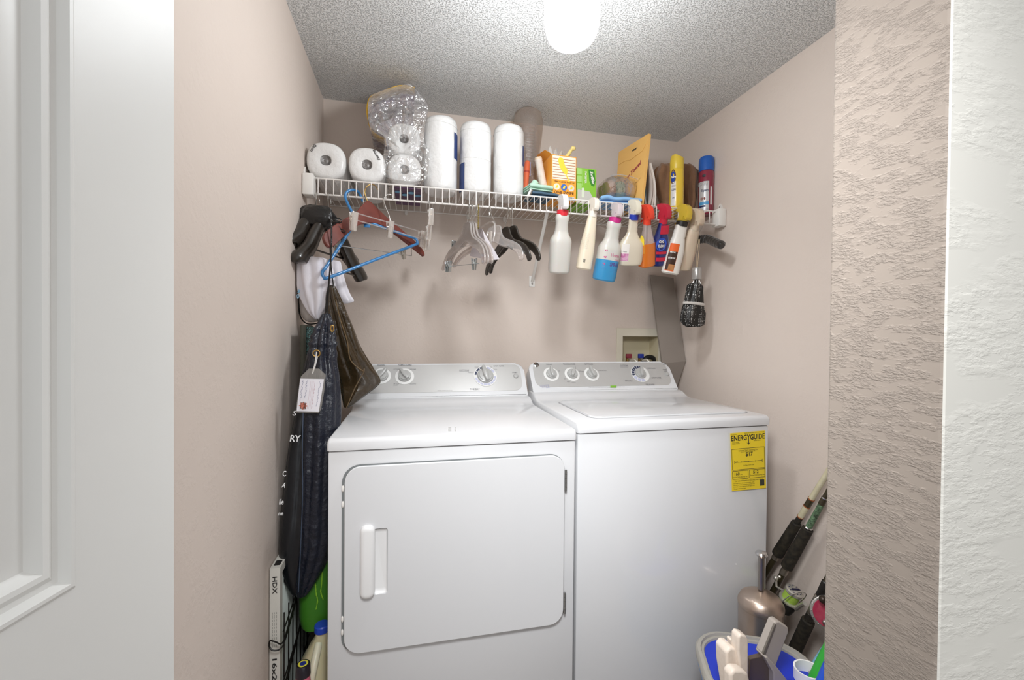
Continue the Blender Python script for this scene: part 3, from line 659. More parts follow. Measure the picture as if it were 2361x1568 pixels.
def folded(name, label, cat, cx, cy, z0, w, d, layers, m, rot=0, th=.006, seed=0, wav=.004):
    """a folded cloth: stacked wavy layers joined by rounded front folds"""
    t = MB(); path = []
    for k in range(layers):
        z = z0+th*.6+k*th*1.15; a, b = (-.5, .5) if k % 2 == 0 else (.5, -.5)
        for q in range(7):
            s = a+(b-a)*q/6; path.append((s*d, z, s))
        if k < layers-1: path.append((b*d*1.06, z+th*.57, b))
    P = cr([(p[0], p[1], 0) for p in path], 2); Rz = Matrix.Rotation(rot, 3, 'Z'); n = 14
    def fn(u, v):
        i = v*(len(P)-1); p = P[int(round(i))]; x = (u-.5)*w*(1-.04*abs(p.x/d))
        dz = wav*nz((x*25+seed, p.x*20, seed)) *(.3+p.y*0+ (p.y-z0)/(layers*th*1.15))
        q = Rz @ Vector((x+wav*nz((p.x*30, seed, 1)), p.x, 0)); return Vector((cx+q.x, cy+q.y, max(p.y+dz, z0+th*.5)))
    t.grid(fn, n, len(P)-1); return t.build(name, m, solid=th*.72, sub=1, label=label, cat=cat)
c = at(1240, 452, y=-.30)
folded('folded_cloth', 'dark blue grey folded cloth under the mint green one', 'cloth', c.x+.025, -.285, ZT+.001, .135, .09, 3, bluecl, rot=.1, seed=3)
folded('folded_cloth', 'mint green folded microfibre cloth on the shelf left of the orange box', 'cloth', c.x+.002, -.29, ZT+.025, .105, .08, 3, mint, rot=.15, seed=5, th=.008)
mb = MB(); a, b = at(1214, 461, y=-.33), at(1226, 437, y=-.335); mb.box((0, 0, 0), (.014, .006, (b-a).length), bev=.002, M=along((a+b)/2, b)); mb.build('scraper', steel, label='steel scraper blade leaning by the mint green cloth', cat='scraper')
# orange duster box
def carton(name, label, x, y, z, w, d, h, rot, m, side=None, tilt=0):
    t = thing(name, label, 'box', (x, y, z)); M = Matrix.Translation((x, y, z)) @ Matrix.Rotation(rot, 4, 'Z') @ Matrix.Rotation(tilt, 4, 'Y')
    o = MB().box((0, 0, h/2), (w, d, h), bev=.0008, seg=1, M=M).build('carton', m, t, smooth=False); return t, M
orange_c = mat('orange carton', 'F2A53C', .45)
a, b = at(1268, 462, y=-.315), at(1325, 466, y=-.315)
bw, bd, bh = .108, .10, .182; bx = (a.x+b.x)/2+.004; by = -.262
t, M = carton('duster_box', 'orange duster refill box with yellow duster picture and open flaps', bx, by, ZT, bw, bd, bh, .06, orange_c)
Mf2 = M @ frame((0, -bd/2-.0004, 0), (1, 0, 0), (0, 0, 1))
if (Mf2.to_3x3() @ Vector((0, 0, 1))).y > 0: Mf2 = Mf2 @ Matrix.Diagonal((1, 1, -1, 1))
pic = MB().prism(rrect(bw*.94, bh*.52, .001, 1, 0, bh*.715), 0, .0004, Mf2).build('blinds_picture', mat('cream picture', 'F3E6D2', .5), t, smooth=False)
mb = MB()
for k in range(8): mb.prism(rrect(bw*.92, .0028, .0005, 1, 0, bh*(.49+.06*k)), .0004, .0007, Mf2)
mb.build('blind_slats', mat('brown print lines', 'B9825A', .5), pic, smooth=False)
ydm = mat('yellow duster print', 'F4D443', .5)
mb = MB(); mb.prism([(-.028, .165), (-.020, .172), (-.006, .170), (.004, .14), (.016, .125), (.013, .105), (.002, .108), (-.012, .12), (-.022, .14)], .0007, .0010, Mf2)
mb.prism([(.004, .108), (.009, .106), (.025, .083), (.026, .075), (.019, .076), (.017, .084)], .0007, .0010, Mf2); mb.build('duster_picture', ydm, pic, smooth=False)
mb = MB(); mb.text('TRAP + LOCK DUST IN', .0055, Mf2 @ Matrix.Translation((0, .072, .0006)), width=bw*.84, bold=.01); mb.text('ONE SWIPE', .0105, Mf2 @ Matrix.Translation((0, .026, .0006)), width=bw*.8, bold=.02)
mb.build('lettering', mat('brown print', '4E2A16', .5), t, smooth=False)
for k, cc in enumerate(('E9DDC8', '3D6CC0', 'D9D2C6')):
    q = MB().lathe([(.0135, 0), (.0135, .0005), (0, .0005)], 24, Mf2 @ Matrix.Translation((-.032+.032*k, .053, 0))).build('round_picture', mat('round print '+cc, cc, .5), t)
    MB().prism([(-.006, -.005), (.002, -.006), (.007, .003), (.003, .008), (-.003, .002)], .0005, .0008, Mf2 @ Matrix.Translation((-.032+.032*k, .053, 0))).build('small_duster', ydm, q, smooth=False)
mb = MB(); mb.prism(rrect(.034, .016, .001, 1, bw*.27, .009), 0, .0004, Mf2); bc = mb.build('barcode_patch', mat('white print', 'EFEAE4', .5), t, smooth=False)
mb = MB()
for k in range(14): mb.prism(rrect(.0008+.0008*(k % 3 == 0), .013, .0001, 1, bw*.27-.015+k*.0023, .009), .0004, .0007, Mf2)
mb.build('barcode', black_print, bc, smooth=False)
mb = MB(); mb.add([M @ Vector(v) for v in ((-bw/2, -bd/2, bh), (-bw/2, bd/2, bh), (-bw/2-.03, bd/2, bh+.03), (-bw/2-.022, -bd/2+.02, bh+.022))], [(0, 1, 2, 3)])
mb.add([M @ Vector(v) for v in ((-bw/2, bd/2, bh), (bw/2, bd/2, bh), (bw/2-.01, bd/2+.02, bh+.035), (-bw/2+.01, bd/2+.02, bh+.035))], [(0, 1, 2, 3)])
mb.build('top_flap', orange_c, t, smooth=False, solid=.0006)
mb = MB()
for (x, dx, hh, y) in ((-.035, -.012, .045, -.02), (-.018, .006, .05, .0), (.004, .012, .048, .01), (-.028, -.02, .04, .015)):
    mb.add([M @ Vector(v) for v in ((x-.012, y, bh-.02), (x+.012, y+.004, bh-.02), (x+.010+dx, y+.01, bh+hh*.8), (x+dx-.002, y, bh+hh), (x-.012+dx, y-.004, bh+hh*.7))], [(0, 1, 2, 3, 4)])
mb.build('inner_film', film('box liner film', gloss=.4, diff=.35, bump=None), t, smooth=False, solid=.0004)
hp = cr([M @ Vector(v) for v in ((.018, 0, bh-.03), (.026, -.002, bh+.008), (.040, -.004, bh+.030), (.050, -.006, bh+.046), (.058, -.008, bh+.054))], 5)
rr = [.007+.004*math.sin(PI*min(1, i/len(hp)*1.15)) for i in range(len(hp))]
dh_ = MB().tube(hp, rr, 12, flat=.7).sphere(hp[-1], .0115, sc=(1, .75, .8)).build('duster', mat('pale yellow plastic', 'F0D98A', .4), label='pale yellow duster handle sticking out of the orange box', cat='duster')
# green wet cloth box
gr_c = mat('green carton', '8CC63F', .45)
a, b = at(1327, 470, y=-.285), at(1371, 470, y=-.285)
gw, gd, gh = .088, .12, .150; gx = (a.x+b.x)/2-.002
t, M = carton('sweeper_refill_box', 'green sweeper refill box between the orange box and the clear bag', gx+.006, -.225, ZT, gw, gd, gh, .02, gr_c)
Mg = M @ frame((0, -gd/2-.0004, 0), (1, 0, 0), (0, 0, 1))
if (Mg.to_3x3() @ Vector((0, 0, 1))).y > 0: Mg = Mg @ Matrix.Diagonal((1, 1, -1, 1))
MB().prism([(-.04, .002), (.026, .002), (.030, .03), (.014, .055), (-.04, .060)], 0, .0004, Mg).build('cloth_picture', mat('grey weave print', 'C9C7BE', .7, bump=(300, .5, 2, .002)), t, smooth=False)
MB().prism([(.008, .146), (.034, .146), (.040, .10), (.034, .078), (.022, .080), (.012, .10)], 0, .0004, Mg).build('logo_patch', mat('dark green print', '3E8A2E', .45), t, smooth=False)
mb = MB(); mb.text('Swiffer', .0125, Mg @ Matrix.Translation((.020, .113, .0006)) @ Matrix.Rotation(D(-78), 4, 'Z'), width=.056, bold=.03, shear=.2)
mb.text('SWEEPER', .008, Mg @ Matrix.Translation((-.008, .113, .0006)) @ Matrix.Rotation(D(-90), 4, 'Z'), width=.05, bold=.02); mb.build('white_lettering', mat('white print', 'EFEAE4', .5), t, smooth=False)
mb = MB()
for k in range(3): mb.prism(rrect(.02, .026, .001, 1, -.032, .135-k*.031), 0, .0004, Mg)
mb.prism(rrect(.003, .07, .001, 1, -.018, .112), .0, .0005, Mg); mb.build('picture_strip', mat('light green print', 'A9D77A', .5), t, smooth=False)
MB().prism(rrect(.011, .04, .004, 3, -.016, .048), .0004, .0008, Mg).build('applicator_picture', mat('pale green print', 'DDE6CF', .5), t, smooth=False)
# clear zip bag of folded things
c0 = at(1428, 425, y=-.255)
t = thing('clear_storage_bag', 'puffy clear plastic bag packed with brown and green cloths on the light blue cloth', 'plastic bag', (c0.x, -.24, ZT+.02))
def pillow(cx, cy, cz, w, d, h, rot, amp=.004, seed=0, n=22, e=2.6):
    rings = []
    for i in range(n+1):
        ph = -PI/2+PI*i/n; s, cc = math.sin(ph), math.cos(ph); s = math.copysign(abs(s)**.75, s); cc = abs(cc)**.55; ring = []
        for j in range(32):
            a = 2*PI*j/32; c, q = math.cos(a), math.sin(a); k = (abs(c)**e+abs(q)**e)**(-1/e)
            x, y, z = w/2*c*k*cc, d/2*q*k*cc, h/2*s
            g = amp*nz((x*35+seed, y*35, z*35)); x *= 1+g*14; y *= 1+g*14; z += g
            v = Matrix.Rotation(rot, 3, 'Z') @ Vector((x, y, z)); ring.append(Vector((cx, cy, cz))+v)
        rings.append(ring)
    return MB().loft(rings)
zb = ZT+.034
pillow(c0.x-.003, -.235, zb+.052, .15, .135, .10, .12, seed=2, amp=.006, e=4).build('clear_bag', film('storage bag film', gloss=.5, rough=.1, diff=.06, tint='F2EBE4', bump=(30, .9, 3, .01)), t)
for k, (dx, cc, w_) in enumerate(((-.046, 'B08C72', .052), (.000, '8C9F84', .045), (.044, 'A7836C', .045))):
    pillow(c0.x+dx, -.235, zb+.048, w_, .10, .076, .1, seed=k*7, amp=.003, n=10).build('packed_cloth', mat('packed cloth '+cc, cc, .85, bump=(60, .6, 3, .004)), t)
MB().tube(cr([Vector((c0.x+x, -.235-.064, zb+.052+z)) for x, z in ((-.062, .040), (-.02, .046), (.03, .043), (.064, .034))], 4), .0022, 6, flat=.5).build('zip_seal', film('seam film', gloss=.5, diff=.4, bump=None), t)
skyb = mat('light blue cloth', '8DBCE8', .8, bump=(500, .3, 2, .001), sheen=.2)
c1 = at(1425, 470, y=-.30)
folded('blue_cloth', 'light blue folded cloth draped at the shelf front under the clear bag', 'cloth', c1.x+.004, -.275, ZT+.001, .185, .105, 3, skyb, rot=-.06, seed=8, th=.009, wav=.012)
# yellow towel envelope standing
env = mat('orange yellow card', 'EDBB6C', .55)
ca, cb = at(1434, 470, y=-.13), at(1482, 480, y=-.31)
xL, yL, xR, yR = 1.322, -.115, 1.312, -.315
pa = at(1496, 308, y=-.325); pb = at(1432, 343, y=-.10)
BL, BR = Vector((1.285, -.115, ZT)), Vector((1.312, -.325, ZT)); TR = Vector((pa.x, -.325, pa.z)); TL = Vector((pa.x-.03, -.115, pa.z+.005))
nn = (BR-BL).cross(TR-BR).normalized(); nn = nn if nn.x > 0 else -nn
t = thing('towel_envelope', 'tall yellow orange cardboard envelope standing on edge by the grey folders', 'envelope', ((BL+BR)/2))
V = [BL, BR, TR, TL]; MB().add(V+[v+nn*.012 for v in V], [(0, 1, 2, 3), (7, 6, 5, 4), (0, 4, 5, 1), (1, 5, 6, 2), (2, 6, 7, 3), (3, 7, 4, 0)]).build('envelope_body', env, t, smooth=False)
Me = frame(BL, BR-BL, (0, 0, 1)); n_ = (Me.to_3x3() @ Vector((0, 0, 1)))
if n_.x > 0: Me = Me @ Matrix.Diagonal((1, 1, -1, 1))
wE, hE = (BR-BL).length, (TR-BR).length
def sk(p): # sheared sheet coords
    u, v = p.x/wE, p.y/hE; b = BL.lerp(BR, u); q = TL.lerp(TR, u); return b.lerp(q, v)-nn*p.z
mb = MB(); fl = [(0.0, hE), (0.0, hE*.80), (wE*.30, hE*.80), (wE*.45, hE*.765), (wE*.85, hE*.80), (wE, hE*.9), (wE, hE)]
V = [sk(Vector((x, y, .0015))) for x, y in fl]; mb.add(V+[v+nn*.0013 for v in V], [tuple(range(7)), tuple(range(7, 14))[::-1]]+[(i, (i+1) % 7, 7+(i+1) % 7, 7+i) for i in range(7)]); fo = mb.build('flap', env, t, smooth=False)
mb = MB(); pts_ = [(wE*.48, hE*.885), (wE*.54, hE*.905), (wE*.58, hE*.895), (wE*.68, hE*.90), (wE*.62, hE*.875), (wE*.55, hE*.875)]
mb.add([sk(Vector((x, y, .0019))) for x, y in pts_], [tuple(range(6))]); mb.build('hang_hole', black_print, fo, smooth=False)
mb = MB(); mb.text('Polishing Towel', .020, None, width=wE*.80, bold=.03, fn=lambda v: sk(Vector((wE*.44+v.x*.98, hE*.50+v.y+v.x*.42, .0006)))); mb.build('red_lettering', mat('dark red print', 'A03446', .5), t, smooth=False)
mb = MB(); mb.text('- --- --', .012, None, width=wE*.30, fn=lambda v: sk(Vector((wE*.74+v.x, hE*.36+v.y+v.x*.42, .0006)))); mb.build('small_lettering', black_print, t, smooth=False)
# folders / papers
for k, (x, y0, hh, cc, lean, nm, lb) in enumerate(((1.345, -.315, .20, '9A938C', .01, 'grey_folder', 'grey folder with dark teal lower half standing right of the yellow envelope'),
        (1.362, -.305, .218, 'BFB2A8', -.02, 'paper_sheaf', 'bent beige paper booklet, nearest the grey folder'), (1.372, -.31, .205, 'C8BBB0', -.018, 'paper_sheaf', 'bent beige paper booklet in the middle of the booklets'),
        (1.383, -.315, .19, 'D8CFC6', -.01, 'paper_sheaf', 'lighter paper booklet nearest the brown gloves'))):
    m_ = mat('paper '+cc, cc, .6)
    mb = MB().grid(lambda u, v: Vector((x+lean*-1.2*math.sin(PI*v*1.0)+(-.022*v if k else -.008*v)+.004*math.sin(u*5), y0+u*.2, ZT+hh*v)), 6, 8)
    o = mb.build(nm, m_, solid=.005 if k else .004, label=lb, cat='papers', group=None)
    if k == 0:
        MB().grid(lambda u, v: Vector((x-.0035-.008*v*.4+.004*math.sin(u*5), y0-.0005+u*.19, ZT+.002+hh*.4*v)), 6, 4).build('teal_band', mat('dark teal card', '5B6E70', .6), o, solid=.001)
# brown leather work gloves
suede = mat('brown suede', '8E6A4E', .9, bump=(140, .5, 4, .002), sheen=.3, var=(30, .5, '7A5840'))
def crumple(name, label, rows, m, pleats=5, amp=.22, seed=0, cat='gloves', group=None):
    rings = []
    for (py, l, r, y, th) in rows:
        a, b = at(l, py, y=y), at(r, py, y=y); c = (a+b)/2; ring = []; hw = (b-a).length/2
        for j in range(48):
            q = 2*PI*j/48; k = 1+amp*(1-2*abs(math.sin(.5*(pleats*q+seed)+py*.03)))+.30*nz((math.cos(q)*2+seed, math.sin(q)*2, c.z*30))
            ring.append(Vector((c.x+hw*math.cos(q)*k, c.y+th*math.sin(q)*k, max(c.z, ZT+.001))))
        rings.append([v+Vector((.020*nz(v*38), .022*nz(v*38+Vector((9, 2, 4))), .012*nz(v*55+Vector((3, 7, 1))) if v.z > ZT+.02 else 0)) for v in ring])
    return MB().loft(rings).build(name, m, sub=1, label=label, cat=cat, group=group)
crumple('work_glove', 'brown suede work glove left of the yellow spray can, cuff curled over', [(500, 1530, 1545, -.23, .02), (470, 1524, 1552, -.22, .03), (430, 1512, 1556, -.21, .04), (405, 1510, 1556, -.21, .045), (388, 1512, 1548, -.21, .045), (379, 1518, 1542, -.21, .03)], suede, seed=1)
crumple('work_glove', 'brown suede work glove hanging in folds between the two spray cans', [(500, 1580, 1590, -.20, .02), (470, 1570, 1604, -.20, .03), (430, 1566, 1606, -.20, .035), (400, 1562, 1607, -.20, .04), (386, 1560, 1602, -.20, .04), (380, 1566, 1590, -.20, .025)], suede, seed=4, pleats=6)
# spray cans
def can(name, label, px, y, r, h, body, cap, capprof, z=ZT):
    x = at(px, 430, y=y).x; M = Matrix.Translation((x, y, z)); t = thing(name, label, 'spray can', (x, y, z))
    MB().lathe([(r*.9, 0), (r, .003), (r*.97, .008), (r, .012), (r, h*.72), (r*.97, h*.735), (r*.93, h*.745)], 36, M).build('can', body, t)
    MB().lathe([(a*r, h*b) for a, b in capprof], 36, M).build('cap', cap, t); return t, M, x
def wrapf(M, r, a0, z0): return lambda v: M @ Vector((-r*math.sin(-v.x/r-a0), -r*math.cos(-v.x/r-a0), z0+v.y))
def patch(M, r, a0, a1, z0, z1, n=12): return MB().grid(lambda u, v: M @ Vector((r*math.sin(a0+(a1-a0)*u), -r*math.cos(a0+(a1-a0)*u), z0+(z1-z0)*v)), n, 2)
yc = mat('yellow can paint', 'E8C437', .25, coat=.5); ycap = mat('yellow cap plastic', 'E3C545', .35)
pc, M, x = can('polish_spray_can', 'tall yellow furniture polish spray can with notched yellow top', 1560, -.285, .030, .245, yc, ycap, [(.93, .74), (.97, .75), (.98, .88), (.93, .93), (.3, .93)])
MB().loft([[M @ Vector((.030*k*math.cos(q), .030*k*math.sin(q), .245*zf+dz*math.cos(2*(q-.5)))) for q in [2*PI*i/36 for i in range(36)]] for k, zf, dz in ((.935, .928, 0), (.90, .965, .004), (.88, .972, .006), (.84, .97, .006), (.80, .935, 0))], cap=False).build('notched_rim', ycap, pc)
r = .0304; a0 = -1.05
patch(M, r, a0-.45, a0+.35, .02, .125).build('white_panel', mat('white can print', 'E6E4E2', .35), pc)
mb = MB(); mb.add([M @ Vector((.0307*math.sin(a0-.05+.42*math.cos(q)), -.0307*math.cos(a0-.05+.42*math.cos(q)), .145+.030*math.sin(q)*(1 if math.sin(q) < 0 else 1.1))) for q in [2*PI*i/24 for i in range(24)]], [tuple(range(24))]); e_ = mb.build('emblem', mat('brown emblem rim', '6B4A3A', .4), pc, smooth=False)
MB().add([M @ Vector((.0309*math.sin(a0-.05+.34*math.cos(q)), -.0309*math.cos(a0-.05+.34*math.cos(q)), .146+.024*math.sin(q))) for q in [2*PI*i/24 for i in range(24)]], [tuple(range(24))]).build('emblem_blue', mat('deep blue print', '26459E', .4), e_, smooth=False)
mb = MB().text('Pledge', .0095, None, width=.022, fn=wrapf(M, .0312, a0, .141), bold=.04); mb.build('emblem_lettering', mat('white print', 'EFEAE4', .5), e_, smooth=False)
mb = MB(); mb.text('LEMON', .008, None, width=.018, fn=wrapf(M, .0308, a0+.05, .102)); mb.text('CLEAN', .009, None, width=.019, fn=wrapf(M, .0308, a0+.05, .086), bold=.03); mb.text('3X', .006, None, fn=wrapf(M, .0308, a0+.05, .052), bold=.03)
mb.build('lettering', mat('navy print', '23305E', .5), pc, smooth=False)
pc2, M2, x2 = can('polish_spray_can', 'second yellow polish can, half hidden behind the first beside the glove', 1542, -.17, .028, .17, yc, ycap, [(.93, .74), (.97, .75), (.98, .88), (.93, .95), (.8, .98), (0, .98)])
patch(M2, .0284, -.9, -.3, .02, .07).build('dark_emblem', mat('dark emblem', '2D2A33', .4), pc2)
red_c = mat('crimson can paint', '8F2C42', .25, coat=.5); blue_cap = mat('blue cap plastic', '2560B8', .35)
rc, M, x = can('carpet_cleaner_can', 'crimson and white spray can with blue cap at the right end of the shelf', 1628, -.268, .0325, .262, red_c, blue_cap, [(.93, .745), (.99, .75), (.995, .93), (.93, .975), (.80, .995), (0, 1)])
r = .0329; a0 = -.78
patch(M, r, a0-.9, a0+.52, .012, .145).build('white_panel', mat('silver white print', 'D9D8DA', .3, .2), rc)
patch(M, r+.0003, a0-.9, a0+.52, .040, .054).build('light_blue_band', mat('sky blue print', '5AA5D8', .4), rc)
patch(M, r+.0003, a0-.9, a0+.1, .030, .038).build('navy_band', mat('navy print', '23305E', .5), rc)
patch(M, r+.0003, a0+.7, a0+.95, .04, .12).build('side_panel', mat('white can print', 'E6E4E2', .35), rc)
mb = MB(); mb.text('RESOLVE', .017, None, width=.062, fn=wrapf(M, r+.0006, a0-.6, .128), bold=.05); q_ = mb.build('logo_outline', mat('navy print', '23305E', .5), rc, smooth=False)
mb = MB(); mb.text('RESOLVE', .017, None, width=.062, fn=wrapf(M, r+.0009, a0-.6, .128), bold=.01); mb.build('logo_lettering', mat('white print', 'EFEAE4', .5), q_, smooth=False)
mb = MB(); mb.text('Expert', .010, None, width=.032, fn=wrapf(M, r+.0006, a0-.05, .100), bold=.02, shear=.2); mb.text('NET WT 22 OZ (623 g)', .004, None, width=.036, fn=wrapf(M, r+.0006, a0, .018)); mb.build('lettering', mat('navy print', '23305E', .5), rc, smooth=False)
mb = MB()
for k in range(3): mb.sphere(M @ Vector((r*math.sin(a0-.45+.22*k), -r*math.cos(a0-.45+.22*k), .068)), .006, sc=(.8, .35, 1.2))
mb.build('pet_picture', mat('dull red brown print', '9A5A50', .6), rc)
mb = MB(); mb.add([M @ Vector((.0335*math.sin(a0-.15+.25*math.cos(q)), -.0335*math.cos(a0-.15+.25*math.cos(q)), .170+.006*math.sin(q))) for q in [2*PI*i/20 for i in range(20)]], [tuple(range(20))]); mb.build('small_emblem', mat('dark emblem', '2D2A33', .4), rc, smooth=False)

# ---------------------------------------------------------------- spray bottles hanging on the rail
def spray(label, nk, bt, hw, yb, body_m, prof, head_m, collar_m, trig_m=None, nozzle_m=None, sq=2.6, sy=1, liquid=None, colh=.016, hs=1, name='spray_bottle', flare=0, yn=-.371, rot=0):
    N_ = at(*nk, y=yn); B_ = at(*bt, y=yb); L_ = (N_-B_).length; M = along(B_, N_)
    wpx = (B_-CAM).dot(FW)/F; R_ = hw*wpx*1.0
    t = thing(name, label, 'spray bottle', B_, group='spray bottles hung on the shelf rail')
    full = [(R_*.80, 0, 1), (R_*.96, .006, 1)]+[(R_*a, L_*(1-b), 1) for b, a in prof[::-1]]
    MB().lathe(full, 32, M, sq=sq, sy=sy).build('bottle', body_m, t, angle=60)
    if liquid:
        lv, lm = liquid; lp = [(a*1.004+.0002, z, 1) for a, z, _ in full if z <= L_*lv]
        MB().lathe([(R_*.82, .0005, 1)]+lp[1:]+[(lp[-1][0], L_*lv, 1)], 32, M, sq=sq, sy=sy).build('liquid', lm, t)
    H = Matrix.Translation(N_) @ (M.to_3x3().to_4x4()) @ Matrix.Rotation(rot, 4, 'Z')
    nr = R_*prof[0][1]
    MB().lathe([(nr*.9+.001, -.004), (nr*.92+.001, colh), (nr*.8, colh+.002)], 24, H, sq=None).build('collar', collar_m, t)
    # head: local y towards the camera (rear shroud), -y = nozzle towards the wall
    P = frame((0, 0, 0), (0, -1, 0), (0, 0, 1)); HH = H @ Matrix.Translation((0, 0, colh)) @ P
    pol = [(-.013, -.002), (.013, -.002), (.016, .022), (.024, .034), (.040, .037), (.043, .054), (.020, .060), (-.008, .060), (-.026, .050), (-.036, .030), (-.039, .012), (-.034, .004), (-.027, .010), (-.020, .019), (-.015, .016)]
    pol = [(a*hs, b*hs) for a, b in pol]
    hd = MB().prism(pol, -.0115*hs, .0115*hs, HH, bev=.004).build('trigger_head', head_m, t)
    MB().box((.046*hs, .046*hs, 0), (.010, .015, .016), bev=.002, M=HH).build('nozzle', nozzle_m or head_m, t)
    tr = cr([HH @ Vector(v) for v in ((.026, .036, 0), (.034, .022, 0), (.036, .004, 0), (.044, -.014, 0))], 4)
    MB().tube(tr, .0045, 8, flat=1).build('trigger', trig_m or head_m, t)
    return t, M, L_, R_
E2 = lambda a, sq: (abs(math.cos(a))**sq+abs(math.sin(a))**sq)**(-1/sq)
def bw_(M, R_, sq=2.6, sy=1, lift=.0006):
    """wraps label coordinates (arc length, height) round a bottle; 0 faces the room"""
    def f(s0, z0):
        def g(v):
            a = PI/2+(v.x-s0)/R_; rr = R_*E2(a, sq)+lift+getattr(v, 'z', 0); return M @ Vector((rr*math.cos(a), rr*math.sin(a)*sy, z0+v.y))
        return g
    return f
def bpatch(M, R_, s0, s1, z0, z1, sq=2.6, sy=1, lift=.0004, n=10, shape=None):
    g = bw_(M, R_, sq, sy, lift)(0, 0); s0, s1 = -s1, -s0
    if shape: return MB().add([g(Vector((s0+(s1-s0)*u, z0+(z1-z0)*v, 0))) for u, v in shape], [tuple(range(len(shape)))])
    return MB().grid(lambda u, v: g(Vector((s0+(s1-s0)*u, z0+(z1-z0)*v, 0))), n, 4)
clearw = mat('translucent white plastic', 'D2CFC8', .35, sss=.2, coat=.1)
neckA = [(0, .56), (.03, .62), (.09, .62), (.115, .56), (.15, .58), (.165, .555), (.20, .60), (.215, .575), (.25, .62), (.265, .60), (.30, .66), (.33, .70), (.38, .86), (.42, .96), (.46, 1), (.5, 1), (.93, .99), (.95, .96), (.97, .97)]
red_p = mat('red plastic', 'D9303C', .35); wh_p = mat('glossy white plastic', 'F2F0EE', .3)
spray('translucent white spray bottle with white head and red collar, leftmost on the rail', (1297, 495), (1288, 630), 24.5, -.325, clearw, neckA, wh_p, red_p, red_p, sy=.8)
creamp = mat('ivory plastic', 'EFE3CC', .35, sss=.15)
t, M, L_, R_ = spray('slim ivory spray bottle with small printed back label, second on the rail', (1366, 498), (1345, 622), 17.5, -.325, creamp,
    [(0, .56), (.05, .58), (.06, .6), (.25, .72), (.45, .88), (.6, .96), (.75, 1), (.97, 1)], mat('ivory head plastic', 'F3ECE0', .35), mat('ivory head plastic', 'F3ECE0', .35), sy=.8, hs=.9)
g = bw_(M, R_, sy=.8); mb = MB()
for k in range(17): mb.text(('-- --- - ---- --', '--- -- ---- - ---', '---- - --- -- --')[k % 3], .0026, None, width=.021-.0009*abs(k-8)*.3, fn=g(R_*.55, L_*.66-k*.0036))
for k in range(6): mb.add([g(R_*.5, L_*.14)(Vector((x, y, 0))) for x, y in ((k*.0014, 0), (k*.0014+.0008, 0), (k*.0014+.0008, .014), (k*.0014, .014))], [(0, 1, 2, 3)])
mb.build('back_label', black_print, t, smooth=False)
magen = mat('magenta plastic', 'C42E82', .35); bluliq = mat('blue liquid', '3F93C4', .3, sss=.2); trw = mat('clear head plastic', 'D9CFD2', .3, sss=.3)
t, M, L_, R_ = spray('home spray bottle half full of blue liquid with magenta trigger and collar', (1417, 512), (1391, 648), 26, -.325, clearw, neckA, trw, magen, magen, magen, liquid=(.36, bluliq), sy=.8)
g = bw_(M, R_, sy=.8); mb = MB(); mb.text('Home', .0135, None, width=.036, fn=g(-R_*.30, L_*.42)); mb.text('Care', .009, None, width=.02, fn=g(-R_*.55, L_*.36)); mb.build('pink_lettering', mat('pink print', 'C8467F', .5), t, smooth=False)
mb = MB(); mb.text('SPRAY', .0145, None, width=.044, fn=g(-R_*.42, L_*.265), bold=.02)
for k in range(3): mb.text('--- ---- -- -----', .003, None, width=.030, fn=g(-R_*.4, L_*.22-k*.006))
mb.text('--- ---- -- -----', .003, None, width=.024, fn=g(R_*.55, L_*.20)); mb.build('violet_lettering', mat('violet print', '63408C', .5), t, smooth=False)
mb = MB()
for k in range(3):
    q = g(R_*.55, L_*(.50-.11*k)); mb.add([q(Vector((x, y, 0))) for x, y in ((-.006, .004), (-.001, .006), (-.001, -.001), (-.004, 0))], [(0, 1, 2, 3)]); mb.add([q(Vector((x, y, 0))) for x, y in ((.001, .006), (.005, .006), (.004, .0), (.0025, -.003), (.001, 0))], [(0, 1, 2, 3, 4)])
    mb.text('-- ---', .003, None, width=.010, fn=g(R_*.55, L_*(.50-.11*k)-.009))
mb.build('mixing_icons', mat('pink print', 'C8467F', .5), t, smooth=False)
pearl = mat('pearly cream plastic', 'E2D8C4', .28, .1, coat=.4); royal = mat('royal blue plastic', '2A3FA8', .35); crm_h = mat('pale cream head', 'EDE6D2', .35)
t, M, L_, R_ = spray('broad pearly cream spray bottle with royal blue collar and pink flower label', (1461, 505), (1449, 611), 31, -.315, pearl,
    [(0, .34), (.06, .36), (.1, .33), (.14, .37), (.18, .34), (.22, .39), (.26, .36), (.3, .42), (.36, .50), (.44, .72), (.52, .9), (.6, .98), (.7, 1), (.9, 1), (.96, .96)], crm_h, royal, royal, royal, sy=.55)
g = bw_(M, R_, sy=.55)
lb_ = bpatch(M, R_, R_*.35, R_*.95, L_*.10, L_*.48, sy=.55).build('front_label', mat('white print', 'EFEAE4', .5), t)
bpatch(M, R_, R_*.36, R_*.94, L_*.11, L_*.27, sy=.55, lift=.0007).build('flower_picture', mat('pink flower print', 'C4669C', .5, var=(90, .8, 'E9C9DA')), lb_)
mb = MB(); mb.text('Power', .005, None, width=.017, fn=bw_(M, R_, sy=.55, lift=.0008)(R_*.65, L_*.30)); mb.build('label_lettering', black_print, lb_, smooth=False)
oran_l = mat('orange liquid', 'D9772A', .25, sss=.2, coat=.3); clr_b = film('clear bottle wall', gloss=.45, rough=.08, diff=.25, tint='E8CFC4', bump=None); redor = mat('orange red plastic', 'EB4A32', .35)
t, M, L_, R_ = spray('clear spray bottle of orange liquid with orange red head', (1492, 516), (1491, 614), 19, -.305, clr_b,
    [(0, .45), (.08, .5), (.2, .62), (.35, .8), (.45, .95), (.55, 1), (.97, 1)], redor, redor, sy=.75, liquid=(.56, oran_l))
